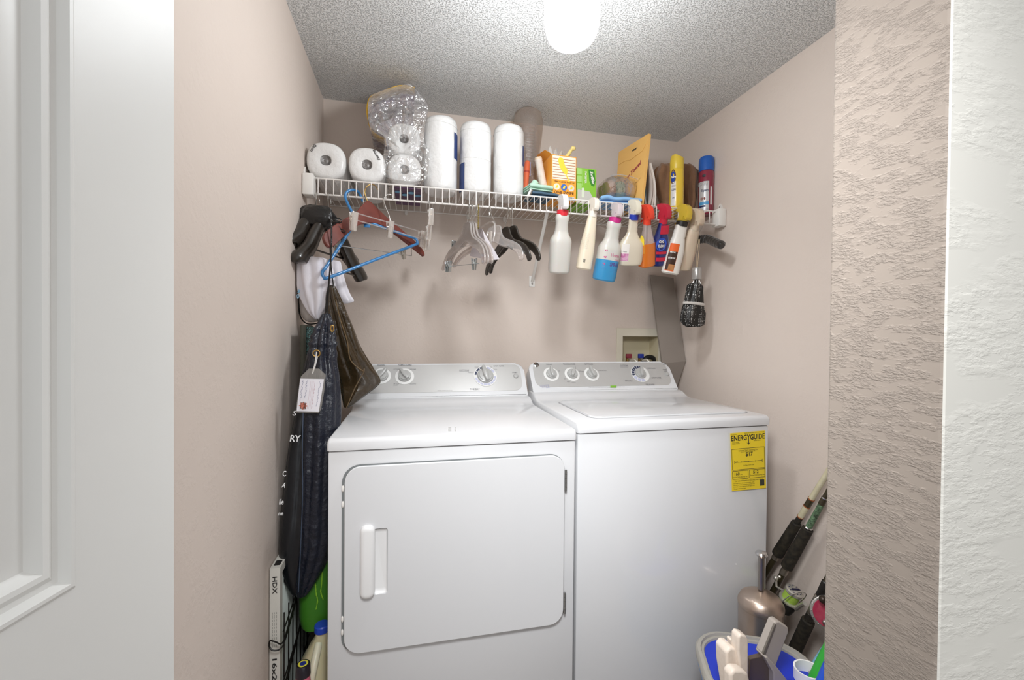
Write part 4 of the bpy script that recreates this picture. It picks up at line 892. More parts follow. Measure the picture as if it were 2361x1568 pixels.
lb_ = bpatch(M, R_, R_*.75, R_*1.35, L_*.35, L_*.78, sy=.75, lift=.0012, shape=[(0, 0), (1, 0), (1, .75), (.8, .95), (.5, 1), (.2, .95), (0, .75)]).build('front_label', mat('yellow label', 'F0D53C', .5), t, smooth=False)
bpatch(M, R_, R_*.8, R_*1.3, L_*.36, L_*.55, sy=.75, lift=.0016).build('red_band', red_p, lb_)
navyp = mat('navy plastic', '1E2A6B', .25, coat=.5); crims = mat('crimson plastic', 'C62840', .35)
t, M, L_, R_ = spray('navy stain remover spray bottle with red head beside the orange liquid bottle', (1529, 514), (1516, 612), 18.5, -.305, navyp,
    [(0, .5), (.1, .62), (.22, .72), (.35, .9), (.45, 1), (.6, 1), (.8, .92), (.97, .86)], crims, crims, sy=.75)
g = bw_(M, R_, sy=.75, lift=.001)
bpatch(M, R_*.86, -R_*.5, R_*.55, L_*.76, L_*.96, sy=.75, lift=.001).build('red_neck_label', crims, t)
lb_ = bpatch(M, R_, -R_*.35, R_*.95, L_*.38, L_*.68, sy=.75, shape=[(.5+.5*math.cos(q), .5+.5*math.sin(q)) for q in [2*PI*i/24 for i in range(24)]], lift=.0008).build('round_label', mat('bright blue print', '3558C0', .4), t, smooth=False)
mb = MB(); mb.text('OXI', .010, None, width=.019, fn=bw_(M, R_, sy=.75, lift=.0014)(R_*.35, L_*.57), bold=.04); mb.text('CLEAN', .010, None, width=.026, fn=bw_(M, R_, sy=.75, lift=.0014)(R_*.3, L_*.47), bold=.04); mb.build('label_lettering', mat('white print', 'EFEAE4', .5), lb_, smooth=False)
bpatch(M, R_, -R_*.5, R_*.8, L_*.30, L_*.36, sy=.75, lift=.0009).build('red_ribbon', crims, t); bpatch(M, R_*.96, -R_*.5, R_*.7, L_*.13, L_*.22, sy=.75, lift=.0014).build('red_ribbon', crims, t)
yelh = mat('translucent yellow plastic', 'D5B83C', .3, sss=.2); blkc = mat('black plastic', '23211F', .4); ofw = mat('off white bottle plastic', 'E9E5DD', .35)
t, M, L_, R_ = spray('white leather care bottle with black collar, yellow head and orange brown label', (1571, 520), (1544, 632), 20, -.325, ofw,
    [(0, .66), (.04, .70), (.08, .66), (.12, .72), (.16, .68), (.2, .74), (.24, .70), (.28, .77), (.36, .85), (.48, .97), (.55, 1), (.97, 1)], yelh, blkc, sy=.7, hs=1.15)
lb_ = bpatch(M, R_, R_*.05, R_*1.15, L_*.06, L_*.62, sy=.7).build('front_label', mat('orange label', 'E8672B', .5), t)
bpatch(M, R_, R_*.07, R_*1.13, L_*.08, L_*.46, sy=.7, lift=.0007).build('brown_panel', mat('dark brown print', '3E281C', .5), lb_)
bpatch(M, R_, R_*.07, R_*.75, L_*.08, L_*.20, sy=.7, lift=.0010).build('hide_picture', mat('tan leather print', 'C48A55', .6, var=(60, .6, '8A5A34')), lb_)
mb = MB(); g = bw_(M, R_, sy=.7, lift=.0012); mb.text('ARMOR ALL', .006, None, width=.025, fn=g(R_*.62, L_*.43), bold=.03); mb.text('LEATHER CARE', .007, None, width=.029, fn=g(R_*.60, L_*.31), bold=.03); mb.build('label_lettering', mat('white print', 'EFEAE4', .5), lb_, smooth=False)
beige_p = mat('beige translucent plastic', 'D6C4AE', .4, sss=.2)
spray('beige spray bottle with beige head hanging behind the leather care bottle', (1600, 528), (1575, 622), 17, -.30, beige_p, [(0, .6), (.06, .75), (.12, .8), (.3, .9), (.5, 1), (.97, 1)], beige_p, beige_p, sy=.75, hs=1.1, yn=-.374)
# ---------------------------------------------------------------- hangers
RZ = ZD-.056
def hf(N, yN, L_, yL, R_, yR):
    n, l, r = at(*N, y=yN), at(*L_, y=yL), at(*R_, y=yR); a = (r-l)/2; dn = (l+r)/2-n; w = a.cross(dn).normalized()
    if w.y > 0: w = -w
    def pt(u, v, q=0): return n+a*u+dn*v+w*q
    return pt, a.length
def hook(px, N3, r=.0017, back=True, top=None, arc=.019, y=YR):
    """wire from the neck up, over the lower rail and down behind it"""
    x = at(px, proj((.5, y, RZ))[1], y=y).x; x = [x]
    for _ in range(6):
        p = proj((x[0], y, RZ)); x[0] += (px-p[0])*.0015
    c = Vector((x[0], y, RZ-arc+.0055)); dirv = Vector((N3.x-x[0], 0, 0))
    pts = [N3, N3+Vector((0, 0, .012)), c+Vector((0, -arc, -.012)), c+Vector((0, -arc, 0)), c+Vector((0, -arc*.7, arc*.72)), c+Vector((0, 0, arc)), c+Vector((0, arc*.72, arc*.7)), c+Vector((.002, arc, 0)), c+Vector((.003, arc*.9, -.012))]
    return MB().tube(cr(pts, 5), r, 8)
def pxhook(pts, r): return MB().tube(cr([at(a, b, y=y) for a, b, y in pts], 5), r, 10)
wire_m = mat('silver hook wire', 'C4C2BE', .25, .9); gold_w = mat('brass hook wire', 'B39258', .3, .9)
blackp = mat('black brown hanger plastic', '2E2822', .28, coat=.4); bluep = mat('blue tubular plastic', '3B82BE', .3, coat=.3)
woodr = mat('red mahogany wood', '7A3B30', .35, coat=.3, var=(20, .6, '5A2620'), bump=(60, .15, 4, .001))
clearp = film('clear hard plastic', gloss=.28, rough=.1, diff=.16, tint='F0EAE6', bump=None); steelc = mat('nickel clip', 'BFC4C4', .25, .85)
grpH = 'hangers on the shelf rail'
# two wide-shouldered black suit hangers
def suit(label, N, yN, L_, yL, R_, yR, hx, bar=True):
    pt, ln = hf(N, yN, L_, yL, R_, yR); t = thing('coat_hanger', label, 'hanger', pt(0, 1), group=grpH)
    for s in (-1, 1):
        P = cr([pt(s*u, v) for u, v in ((-.04, .02), (.10, .06), (.24, .22), (.45, .48), (.68, .78), (.86, .94), (1.0, 1.06), (1.02, 1.12))], 4)
        R_l = [.009+.013*min(1, i/len(P)*1.3)+.003*math.sin(PI*i/len(P)) for i in range(len(P))]; R_l[-1] = .009; R_l[-2] = .017; R_l[-3] = .021
        MB().tube(P, R_l, 14, flat=1.25).build('shoulder', blackp, t, angle=70)
    MB().sphere(pt(0, .03), .014, sc=(1, .8, 1.3)).build('neck', blackp, t)
    if bar: MB().tube([pt(-.82, 1.05), pt(.82, 1.05)], .0048, 8, flat=.7).build('trouser_bar', blackp, t)
    hook(hx, pt(0, -.02)).build('hook', wire_m, t); return pt
ptA = suit('black wide-shouldered suit hanger nearest the left wall', (728, 489), -.34, (668, 552), -.46, (812, 600), -.16, 732)
ptB = suit('black wide-shouldered suit hanger, front one, with its arm over white bags', (757, 492), -.345, (688, 590), -.475, (832, 634), -.16, 759)
# black bag cloth caught over the hangers' necks
blk_ny = mat('black nylon', '1B1918', .3, bump=(50, .8, 4, .006), coat=.2)
pg = MB(); rings = []
for (py, l, r, y, th) in ((473, 712, 738, -.37, .012), (476, 700, 762, -.375, .022), (490, 690, 772, -.38, .030), (505, 688, 780, -.385, .030), (522, 700, 770, -.385, .02), (528, 715, 750, -.38, .01)):
    a, b = at(l, py, y=y), at(r, py, y=y); c = (a+b)/2; hw = (b-a).length/2
    rings.append([Vector((c.x+hw*math.cos(q)*(1+.12*math.sin(5*q+py*.1)), c.y+th*math.sin(q)*(1+.2*math.sin(4*q+py*.2)), c.z+.006*nz((math.cos(q)*2, math.sin(q)*2, py*.05)))) for q in [2*PI*k/36 for k in range(36)]])
pg.loft(rings).build('black_pouch', blk_ny, sub=1, label='crumpled black nylon pouch draped over the necks of the black suit hangers', cat='pouch')
# mahogany hanger
pt, ln = hf((850, 473), -.345, (748, 548), -.50, (972, 578), -.23)
t = thing('coat_hanger', 'reddish brown wooden hanger with brass hook', 'hanger', pt(0, 1), group=grpH)
outl = [(-1.02, 1.12), (-1.0, .92), (-.72, .62), (-.35, .30), (-.16, .06), (0, -.10), (.16, .06), (.35, .28), (.72, .62), (1.0, .96), (1.02, 1.15), (.94, 1.10), (.66, .84), (.34, .58), (0, .46), (-.34, .60), (-.66, .92), (-.93, 1.22)]
ol = cr([(a, b, 0) for a, b in outl], 3, True); th = .0065
mb = MB(); n = len(ol); mb.add([pt(p.x, p.y, -th) for p in ol]+[pt(p.x, p.y, th) for p in ol], [tuple(range(n)), tuple(range(n, 2*n))[::-1]]+[(i, (i+1) % n, n+(i+1) % n, n+i) for i in range(n)])
o = mb.build('body', woodr, t, angle=50); bv = o.modifiers.new('bevel', 'BEVEL'); bv.width = .002; bv.segments = 2; bv.limit_method = 'ANGLE'; bv.angle_limit = D(50)
pxhook([(851, 474, -.345), (845, 458, -.35), (841, 443, -.352), (846, 430, -.351), (856, 425, -.345), (866, 429, -.335), (871, 438, -.33)], .0018).build('hook', gold_w, t)
# blue tubular hanger
pt, ln = hf((828, 508), -.375, (745, 634), -.488, (962, 560), -.29)
t = thing('coat_hanger', 'bright blue tubular plastic hanger hanging crooked', 'hanger', pt(0, 1), group=grpH)
loop = cr([pt(*q) for q in ((0, .0), (-.3, .24), (-.85, .80), (-.99, .93), (-1.0, 1.05), (-.9, 1.10), (0, 1.06), (.9, 1.03), (1.0, 1.0), (1.0, .88), (.85, .74), (.4, .33))], 4, True)
MB().tube(loop, .0052, 10, closed=True).build('tube_frame', bluep, t)
pxhook([(824, 514, -.375), (812, 490, -.37), (801, 468, -.365), (796, 453, -.36), (801, 442, -.355), (813, 438, -.345), (825, 442, -.325), (832, 453, -.315), (837, 466, -.312)], .0048).build('hook', bluep, t); MB().box(pt(.12, .17, -.002), (.022, .004, .016), bev=.0015).build('strap_tab', bluep, t)
def clip(parent, c, up, side, m, w=.020, h=.042, name='clip'):
    M = frame(c, side, up); mb = MB()
    mb.box((0, 0, .006), (w, h, .0035), bev=.0015, M=M @ Matrix.Rotation(.12, 4, 'X')); mb.box((0, 0, -.006), (w, h, .0035), bev=.0015, M=M @ Matrix.Rotation(-.12, 4, 'X')); mb.box((0, .004, 0), (w*1.15, .012, .009), bev=.002, M=M)
    mb.box((0, h*.30, 0), (w*.8, .008, .006), bev=.001, M=M)
    return mb.build(name, m, parent)
# clear bar hanger with three clips in view
pt, ln = hf((899, 505), -.345, (812, 508), -.465, (975, 553), -.27)
t = thing('clip_hanger', 'clear plastic hanger with chunky clear clips in front of the wooden hanger', 'hanger', pt(0, 1), group=grpH)
for v in (-.06, .12):
    A, B_ = at(812, 494+v*90, y=-.465), at(978, 542+v*90, y=-.27); MB().tube([A, (A+B_)/2, B_], .0028, 8, flat=.8).build('bar', clearp, t)
A, B_ = at(812, 500, y=-.465), at(978, 550, y=-.27); side = (B_-A).normalized()
clearc = film('clear clip plastic', gloss=.5, rough=.1, diff=.3, tint='EFE6DA', bump=None)
for px, py, y in ((815, 510, -.468), (899, 529, -.365), (972, 551, -.27)): clip(t, at(px, py, y=y), (0, 0, 1), side, clearc, .022, .062)
pxhook([(900, 512, -.368), (897, 497, -.366), (888, 474, -.362), (885, 460, -.357), (891, 450, -.35), (902, 449, -.345), (909, 455, -.335)], .0018).build('hook', wire_m, t)
# metal trouser hanger with ribbed clips
A, B_ = at(764, 564, y=-.43), at(949, 590, y=-.20)
t = thing('clip_hanger', 'thin metal trouser hanger with a long bar and ribbed metal clips below the wooden hanger', 'hanger', (A+B_)/2-Vector((0, 0, .03)), group=grpH)
nk = at(848, 500, y=-.335); MB().tube([A, at(765, 530, y=-.425), nk, at(948, 566, y=-.215), B_], .0016, 6).build('wire_frame', wire_m, t)
MB().tube([A, B_], .0016, 6).build('bar', wire_m, t); side = (B_-A).normalized(); ribm = mat('ribbed nickel', 'C9C4BA', .35, .6)
clip(t, A.lerp(B_, .06), (0, 0, 1), (side+Vector((0, 1.2, 0))).normalized(), ribm, .014, .046); clip(t, A.lerp(B_, .88), (-.2, 0, 1), (side+Vector((0, .8, 0))).normalized(), ribm, .014, .036)
hook(840, nk).build('hook', wire_m, t)
# clear hanger seen end-on
A, B_ = at(993, 500, y=-.46), at(985, 562, y=-.20)
t = thing('clip_hanger', 'clear plastic clip hanger seen end-on at the right of the left hanger group', 'hanger', (A+B_)/2-Vector((0, 0, .03)), group=grpH)
MB().tube([A+Vector((0, 0, .006)), B_+Vector((0, 0, .006))], .003, 8).build('bar', clearp, t); MB().tube([A-Vector((0, 0, .012)), B_-Vector((0, 0, .012))], .003, 8).build('bar', clearp, t)
for f_ in (0, .55, 1): clip(t, A.lerp(B_, f_), (0, 0, 1), (1, .25, 0), clearc, .018, .055)
hook(990, A.lerp(B_, .4)+Vector((0, 0, .01))).build('hook', wire_m, t)
# middle group: three nested clear hangers
def shaped(label, N, yN, L_, yL, R_, yR, m, hx, wide=.02, hookm=wire_m, drop=.10, name='dress_hanger', arms=None):
    pt, ln = hf(N, yN, L_, yL, R_, yR); t = thing(name, label, 'hanger', pt(0, 1), group=grpH)
    up_ = [(-.05, 0), (-.16, .05), (-.22, .22), (-.35, .42), (-.62, .56), (-.84, .72), (-.97, .92), (-1.02, 1.1)]
    lo_ = [(-.94, 1.12), (-.88, .98), (-.76, .84), (-.58, .72), (-.32, .62), (-.14, .50), (0, .46)]
    left = up_+lo_; full = left+[(-a, b) for a, b in left[::-1][1:]]
    ol = cr([(a, b, 0) for a, b in full], 2, True); n = len(ol); th = .0035
    mb = MB(); mb.add([pt(p.x, p.y, -th) for p in ol]+[pt(p.x, p.y, th) for p in ol], [tuple(range(n)), tuple(range(n, 2*n))[::-1]]+[(i, (i+1) % n, n+(i+1) % n, n+i) for i in range(n)])
    mb.tube([pt(p.x, p.y) for p in ol], .0042, 8, closed=True); mb.build('body', m, t, angle=60)
    hook(hx, pt(0, 0), top=None).build('hook', hookm, t); return t, pt
for i, (hx, dx, lb) in enumerate(((1081, 0, 'clear moulded hanger with metal bar, leftmost of three nested ones'), (1088, 8, 'clear moulded hanger, middle of the three nested ones'), (1099, 17, 'clear moulded hanger, rightmost of the three nested ones'))):
    t, pt = shaped(lb, (1078+dx*.7, 514), -.345, (1022+dx, 612-dx*.8), -.19, (1118+dx, 594), -.49, clearp, hx)
    if i == 0:
        A, B_ = pt(-.86, 1.05), pt(.80, 1.12); MB().tube([A, B_], .0014, 6).build('bar', steelc, t)
        for f_ in (.06, .12, .86): clip(t, A.lerp(B_, f_), (0, 0, 1), (1, .4+f_, 0), steelc, .014, .044)
    elif i == 1:
        A, B_ = pt(-.5, .60), pt(.1, .62); MB().tube([A, B_], .0012, 6).build('bar', steelc, t); clip(t, at(1046, 562, y=-.24), (.5, 0, 1), (1, .5, 0), steelc, .012, .026)
t = MB(); V = [at(1083, 590, y=-.30), at(1100, 520, y=-.31), at(1112, 528, y=-.38), at(1152, 598, y=-.44), at(1128, 600, y=-.44)]
t.add(V+[v+Vector((.001, .003, 0)) for v in V], [(0, 1, 2, 3, 4), (9, 8, 7, 6, 5)]+[(i, (i+1) % 5, 5+(i+1) % 5, 5+i) for i in range(5)]).build('plastic_sheet', film('milky sheet', gloss=.3, diff=.6, col='D9D2D8', bump=None), smooth=False, label='milky translucent sheet clipped among the clear hangers', cat='sheet')
# clear square-shouldered hanger with long curved arm
t, pt = shaped('clear hanger with long curved arm in front of the black hangers', (1142, 522), -.345, (1048, 606), -.20, (1206, 588), -.47, clearp, 1129)
A, B_ = at(1094, 534, y=-.30), at(1134, 511, y=-.40); MB().tube(cr([A, B_, at(1141, 530, y=-.43), at(1137, 556, y=-.44)], 4), .0032, 8).build('side_loop', clearp, t)
MB().box(at(1176, 569, y=-.46), (.030, .006, .010), rot=(0, .25, .6), bev=.002).build('size_slot', mat('grey plastic label', '8B8784', .4), t); clip(t, at(1129, 548, y=-.36), (0, 0, 1), (1, .4, 0), clearc, .013, .05)
t1, pt1 = shaped('black plastic dress hanger, left of the pair', (1165, 526), -.345, (1121, 624), -.17, (1222, 588), -.50, blackp, 1171)
t2, pt2 = shaped('black plastic dress hanger, right of the pair', (1181, 523), -.345, (1130, 620), -.16, (1244, 587), -.50, blackp, 1179)
# twisted gold and black tie
mb = MB(); p0 = at(1103, 470, y=-.352)
for s in (0, PI):
    mb.tube([Vector((p0.x+.0016*math.cos(s+k*.55), -.352+.0016*math.sin(s+k*.55), RZ-.004-k*.0021)) for k in range(40)], .0011, 5)
mb.tube([Vector((p0.x+.0012*math.sin(a), YR+.0075*math.cos(a), RZ+.0005+.0075*math.sin(a))) for a in [2*PI*k/14 for k in range(14)]], .0011, 5, closed=True)
mb.build('twist_cord', mat('gold black cord', 'B39A3C', .5, var=(350, 1, '2A2620')), label='twisted gold and black cord tied to the rail beside the clear hangers', cat='cord')
# padded black hanger and umbrella at the right end
t = thing('padded_hanger', 'black ruched satin padded hanger at the right end of the rail', 'hanger', at(1625, 575, y=-.40), group=grpH)
A, B_, C_ = at(1592, 556, y=-.315), at(1630, 553, y=-.38), at(1666, 566, y=-.475)
P = cr([A, A.lerp(B_, .5)+Vector((0, 0, .003)), B_+Vector((0, 0, .004)), B_.lerp(C_, .5)+Vector((0, 0, .002)), C_], 12)
Rl = [(.0175+.0010*math.sin(i*1.9)+.001*nz((i*.7, 0, 0)))*(1 if 1 < i < len(P)-2 else .6) for i in range(len(P))]
satin = mat('black satin', '26221F', .3, bump=(60, .8, 3, .004), sheen=.3)
MB().tube(P, Rl, 16).build('padded_body', satin, t); hook(1613, at(1607, 549, y=-.345)).build('hook', mat('white hook wire', 'D6D2CC', .3, .5), t)
t = thing('umbrella', 'folded black compact umbrella with white polka dots and silver handle hanging by a cord', 'umbrella', at(1597, 755, y=-.345))
hp, tp, bt = at(1607, 618, y=-.345), at(1606, 645, y=-.345), at(1597, 752, y=-.345)
M = along(tp, hp); L_ = (hp-tp).length; MB().lathe([(.019, 0), (.0205, .002), (.0205, L_-.002), (.019, L_), (.006, L_+.0005)], 30, M).build('handle', mat('silver handle', 'B5B3B0', .3, .6), t)
MB().lathe([(.008, -.03), (.008, .0)], 14, M).build('shaft', blkc, t)
dots = mat('polka dot nylon', '1B1816', .45, bump=(70, .5, 3, .004)); nt = dots.node_tree; N = nt.nodes; L = nt.links
vo = N.new('ShaderNodeTexVoronoi'); vo.inputs['Scale'].default_value = 165; vo.inputs['Randomness'].default_value = .25; L.new(N['Texture Coordinate'].outputs['Object'], vo.inputs['Vector'])
lt = N.new('ShaderNodeMath'); lt.operation = 'LESS_THAN'; lt.inputs[1].default_value = .25; L.new(vo.outputs['Distance'], lt.inputs[0])
mx = N.new('ShaderNodeMix'); mx.data_type = 'RGBA'; mx.inputs[6].default_value = (.009, .008, .007, 1); mx.inputs[7].default_value = (.75, .74, .72, 1); L.new(lt.outputs[0], mx.inputs[0]); L.new(mx.outputs[2], N['Principled BSDF'].inputs['Base Color'])
rings = []
for py, l, r in ((655, 1590, 1614), (660, 1587, 1619), (680, 1583, 1620), (694, 1580, 1620), (702, 1578, 1620), (710, 1575, 1621), (725, 1571, 1624), (740, 1569, 1622), (748, 1575, 1620), (752, 1585, 1612)):
    a, b = at(l, py, y=-.345), at(r, py, y=-.345); c = (a+b)/2; hw = (b-a).length/2
    rings.append([Vector((c.x+hw*math.cos(q)*(1+.10*math.sin(7*q+py*.03)), c.y+.022*math.sin(q)*(1+.16*math.sin(7*q+py*.03)), c.z+.004*math.sin(3*q+py))) for q in [2*PI*k/56 for k in range(56)]])
MB().loft(rings).build('canopy', dots, t, angle=70)
a, b = at(1577, 699, y=-.345), at(1622, 703, y=-.345); c = (a+b)/2; hw = (b-a).length/2+.002
MB().loft([[Vector((c.x+hw*math.cos(q), c.y+.0255*math.sin(q), c.z+z-.004*math.cos(q))) for q in [2*PI*k/32 for k in range(32)]] for z in (-.006, .006)], cap=False).build('closing_strap', mat('pale grey strap', 'C9C4BE', .6), t, solid=.001)
mb = MB()
for k in range(8): a_ = k*.8; mb.tube([tp+Vector((.012*math.cos(a_), .012*math.sin(a_), -.004)), tp+Vector((.018*math.cos(a_), .016*math.sin(a_), -.02))], .0011, 5)
mb.build('rib_tips', wire_m, t)
mb = MB(); top = at(1611, 552, y=-.372)
for s in (-.004, .004): mb.tube(cr([hp+Vector((s*.4, 0, 0)), hp.lerp(top, .5)+Vector((s, 0, 0)), top+Vector((s*.6, -.004, 0))], 5), .0011, 6)
mb.build('wrist_cord', mat('beige cord', 'CDB898', .7), t)

# ---------------------------------------------------------------- bags hanging at the left wall
def bag(name, label, rows, m, pleats=6, amp=.1, seed=0, cat='bag', sub=1, n=72, fold=0, parent=None, group=None, minx=.006, twist=0, w2=.05):
    K = cr([(r[0], r[1], r[2]) for r in rows], 3); K2 = cr([(r[3], r[4], r[5] if len(r) > 5 else 1) for r in rows], 3); rings = []
    for (py, l, r), (y, th, am) in zip(K, K2):
        a, b = at(l, py, y=y), at(r, py, y=y); c = (a+b)/2; hw = (b-a).length/2; ring = []
        for j in range(n):
            q = 2*PI*j/n; s = pleats*q+seed+twist*py*.01; k = 1+amp*am*(abs(math.sin(s/2))*2-1)+w2*nz((math.cos(q)*2.2+seed, math.sin(q)*2.2, c.z*12))
            ring.append(Vector((max(c.x+hw*math.cos(q)*k, minx), c.y+th*math.sin(q)*k, c.z+.25*am*amp*hw*nz((math.cos(q)*5, math.sin(q)*5, c.z*60+seed)))))
        rings.append(ring)
    mb = MB().loft(rings)
    return mb.build(name, m, parent, sub=sub, angle=80) if parent else mb.build(name, m, sub=sub, angle=80, label=label, cat=cat, group=group)
def emptybag(name, label, loc, cat='bag', group=None): return thing(name, label, cat, loc, group)
whitem = mat('white mesh fabric', 'EDEAF0', .85, bump=(500, .5, 2, .001), sheen=.2, var=(20, .3, 'DAD5E0'))
t = emptybag('mesh_bag', 'white mesh laundry bag with pale blue zip pull hanging under the front black hanger', at(720, 735, y=-.42))
bag('bag_body', '', [(592, 681, 752, -.43, .03, .4), (620, 681, 765, -.43, .035, .7), (650, 684, 768, -.43, .035, .9), (675, 690, 764, -.43, .035, 1), (700, 700, 758, -.43, .03, 1), (722, 712, 745, -.43, .022, .8), (737, 727, 737, -.43, .01, .5)], whitem, pleats=9, amp=.13, seed=2, parent=t)
a = at(689, 672, y=-.47); MB().box(a, (.006, .004, .011), rot=(0, .3, 0), bev=.001).build('fabric_tag', mat('blue tag', '7FA9C4', .5), t)
MB().tube([at(687, 683, y=-.47)+Vector((.003*math.cos(q), 0, .006*math.sin(q))) for q in [2*PI*k/12 for k in range(12)]], .0013, 6, closed=True).build('zip_pull', mat('pale blue metal', '8FB5CC', .3, .4), t)
bag('mesh_bag', 'white mesh bag spreading to a corner behind the black cords', [(600, 757, 785, -.36, .012, .4), (625, 755, 790, -.36, .02, .6), (655, 756, 797, -.35, .022, .9), (680, 758, 806, -.35, .02, 1), (694, 762, 814, -.35, .012, 1), (700, 780, 800, -.35, .005, .6)], whitem, pleats=7, amp=.12, seed=5)
# clear vinyl garment pouch with black edge
vin = film('milky vinyl', col='D8D2CE', gloss=.3, rough=.25, diff=.55, tint='DCD6D0', bump=(25, .8, 3, .008))
t = emptybag('vinyl_pouch', 'milky vinyl zip pouch with rounded corner and black edge beside the left wall', at(717, 747, y=-.40), 'pouch')
ring = [(690, 640), (690, 700), (694, 728), (705, 743), (722, 745), (746, 740), (748, 690), (742, 640)]
V = [at(a, b, y=-.40) for a, b in ring]; nV = len(V)
rg = [[v+Vector((0, y, 0)) if k else v.lerp(at(718, 700, y=-.40), .15)+Vector((0, y, 0)) for v in V] for y, k in ((-.022, 0), (-.012, 1), (.012, 1), (.022, 0))]
MB().loft(rg).build('pouch_body', vin, t, sub=1)
MB().tube(cr([at(a, b, y=-.398) for a, b in ((689, 640), (689, 700), (693, 730), (705, 745), (722, 747), (744, 742))], 4), .0024, 6).build('black_piping', blk_ny, t)
MB().tube([at(706, 711, y=-.428), at(738, 743, y=-.428)], .0035, 6, flat=.4).build('black_strap', blk_ny, t)
# patterned flat case against the wall
pat = mat('teal speckled fabric', '2F4A48', .7); nt = pat.node_tree; N = nt.nodes; L = nt.links
vo = N.new('ShaderNodeTexVoronoi'); vo.inputs['Scale'].default_value = 330; L.new(N['Texture Coordinate'].outputs['Object'], vo.inputs['Vector']); ra = N.new('ShaderNodeValToRGB')
ra.color_ramp.elements[0].color = (*hexc('6FA3A0'), 1); ra.color_ramp.elements[1].color = (*hexc('232B28'), 1); ra.color_ramp.elements[0].position = .15; ra.color_ramp.elements[1].position = .5
L.new(vo.outputs['Distance'], ra.inputs[0]); L.new(ra.outputs[0], N['Principled BSDF'].inputs['Base Color'])
t = emptybag('board_cover', 'teal speckled fabric covered board with olive edge standing against the left wall', at(712, 900, y=-.42), 'board cover')
c = at(712, 830, y=-.43); MB().box((.05, -.40, .95), (.016, .17, .52), bev=.006).build('fabric_face', pat, t)
MB().box((.036, -.44, .95), (.012, .14, .53), bev=.005).build('olive_edge', mat('olive webbing', '45443A', .8, bump=(200, .5, 2, .001)), t)
# black laundry bag with white lettering (behind) and navy bag (front), brown nylon bag
blackb = mat('black coated nylon', '0F1218', .38, bump=(14, .6, 4, .012), coat=.25); navyb = mat('navy nylon', '141927', .36, bump=(26, .8, 5, .02), coat=.25)
brownb = mat('dark brown shiny nylon', '3B2E1C', .24, bump=(20, .9, 5, .014), coat=.5)
t = emptybag('laundry_bag', 'black laundry bag with white lettering hanging closest to the left wall', at(660, 1340, y=-.60), 'laundry bag')
bag('bag_body', '', [(800, 712, 740, -.56, .02, 1), (880, 694, 740, -.57, .035, 1), (960, 680, 735, -.58, .045, 1), (1050, 664, 732, -.59, .05, .8), (1150, 652, 728, -.60, .05, .6), (1230, 643, 725, -.61, .05, .6), (1290, 644, 718, -.61, .045, .6), (1335, 656, 712, -.61, .035, .5), (1368, 674, 698, -.61, .02, .5)], blackb, pleats=5, amp=.10, seed=1, parent=t, minx=.004)
mb = MB()
for s, px, py, h, w, rot in (('S', 678, 958, .013, .009, 15), ('RY', 679, 1018, .018, .026, 8), ('C', 655, 1098, .015, .009, 5), ('A', 653, 1124, .014, .010, 20), ('lle', 648, 1163, .015, .011, 8), ('ne', 647, 1188, .011, .012, 8)):
    p = at(px, py, y=-.665); mb.text(s, h, frame(p, (math.cos(D(-rot)), .25, math.sin(D(-rot))), (0, 0, 1)), width=w, bold=.02)
mb.build('white_lettering', mat('white ink', 'E8E8E8', .6), t, smooth=False)
t = emptybag('laundry_bag', 'navy nylon drawstring laundry bag with gathered top, brass grommets and a clear name tag', at(700, 1375, y=-.63), 'laundry bag')
bag('bag_body', '', [(722, 744, 760, -.545, .010, .6), (742, 735, 765, -.55, .016, 1.3), (752, 731, 766, -.56, .022, 1.5), (760, 726, 769, -.56, .026, 1.5), (768, 725, 768, -.57, .026, 1.3), (776, 720, 771, -.57, .03, 1.6), (784, 721, 770, -.575, .03, 1.3), (792, 716, 773, -.58, .034, 1.6), (802, 718, 771, -.58, .034, 1.2), (815, 714, 773, -.585, .036, 1.4), (835, 713, 774, -.59, .036, .8), (880, 706, 782, -.60, .04, .6), (960, 700, 783, -.61, .045, .5), (1060, 698, 776, -.62, .045, .5), (1160, 694, 772, -.625, .045, .5), (1240, 690, 768, -.63, .04, .5), (1300, 684, 752, -.63, .035, .5), (1345, 680, 728, -.63, .025, .5), (1376, 684, 706, -.63, .012, .4)], navyb, pleats=8, amp=.15, seed=3, parent=t, w2=.07)
mb = MB(); mb.tube(cr([at(a, b, y=-.668) for a, b in ((699, 950), (697, 1040), (698, 1130), (695, 1220), (692, 1290), (688, 1365))], 5), .0028, 6, flat=.5); mb.build('side_piping', mat('slate piping', '4A5568', .45), t)
brass = mat('brass grommet', 'C9A25E', .3, .9)
for px, py, y, rx in ((730, 815, -.632, 1), (766, 757, -.592, .45)):
    c = at(px, py, y=y); MB().tube([c+Vector((.0095*math.cos(q)*rx, -.002*0, .0095*math.sin(q))) for q in [2*PI*k/24 for k in range(24)]], .0032, 8, closed=True, flat=.6).build('grommet', brass, t)
tg = thing('name_tag', 'clear luggage tag with handwritten white card looped to the navy bag', 'tag', at(717, 952, y=-.668))
V = [at(a, b, y=-.672) for a, b in ((694, 868), (712, 850), (736, 850), (751, 864), (748, 900), (740, 945), (735, 952), (683, 951), (682, 946), (688, 905))]; nv = len(V)
MB().add([v-Vector((0, .0012, 0)) for v in V]+[v+Vector((0, .0012, 0)) for v in V], [tuple(range(nv)), tuple(range(nv, 2*nv))[::-1]]+[(i, (i+1) % nv, nv+(i+1) % nv, nv+i) for i in range(nv)]).build('clear_sleeve', film('tag sleeve', gloss=.3, diff=.12, tint='E6E2DA', bump=None), tg, smooth=False)
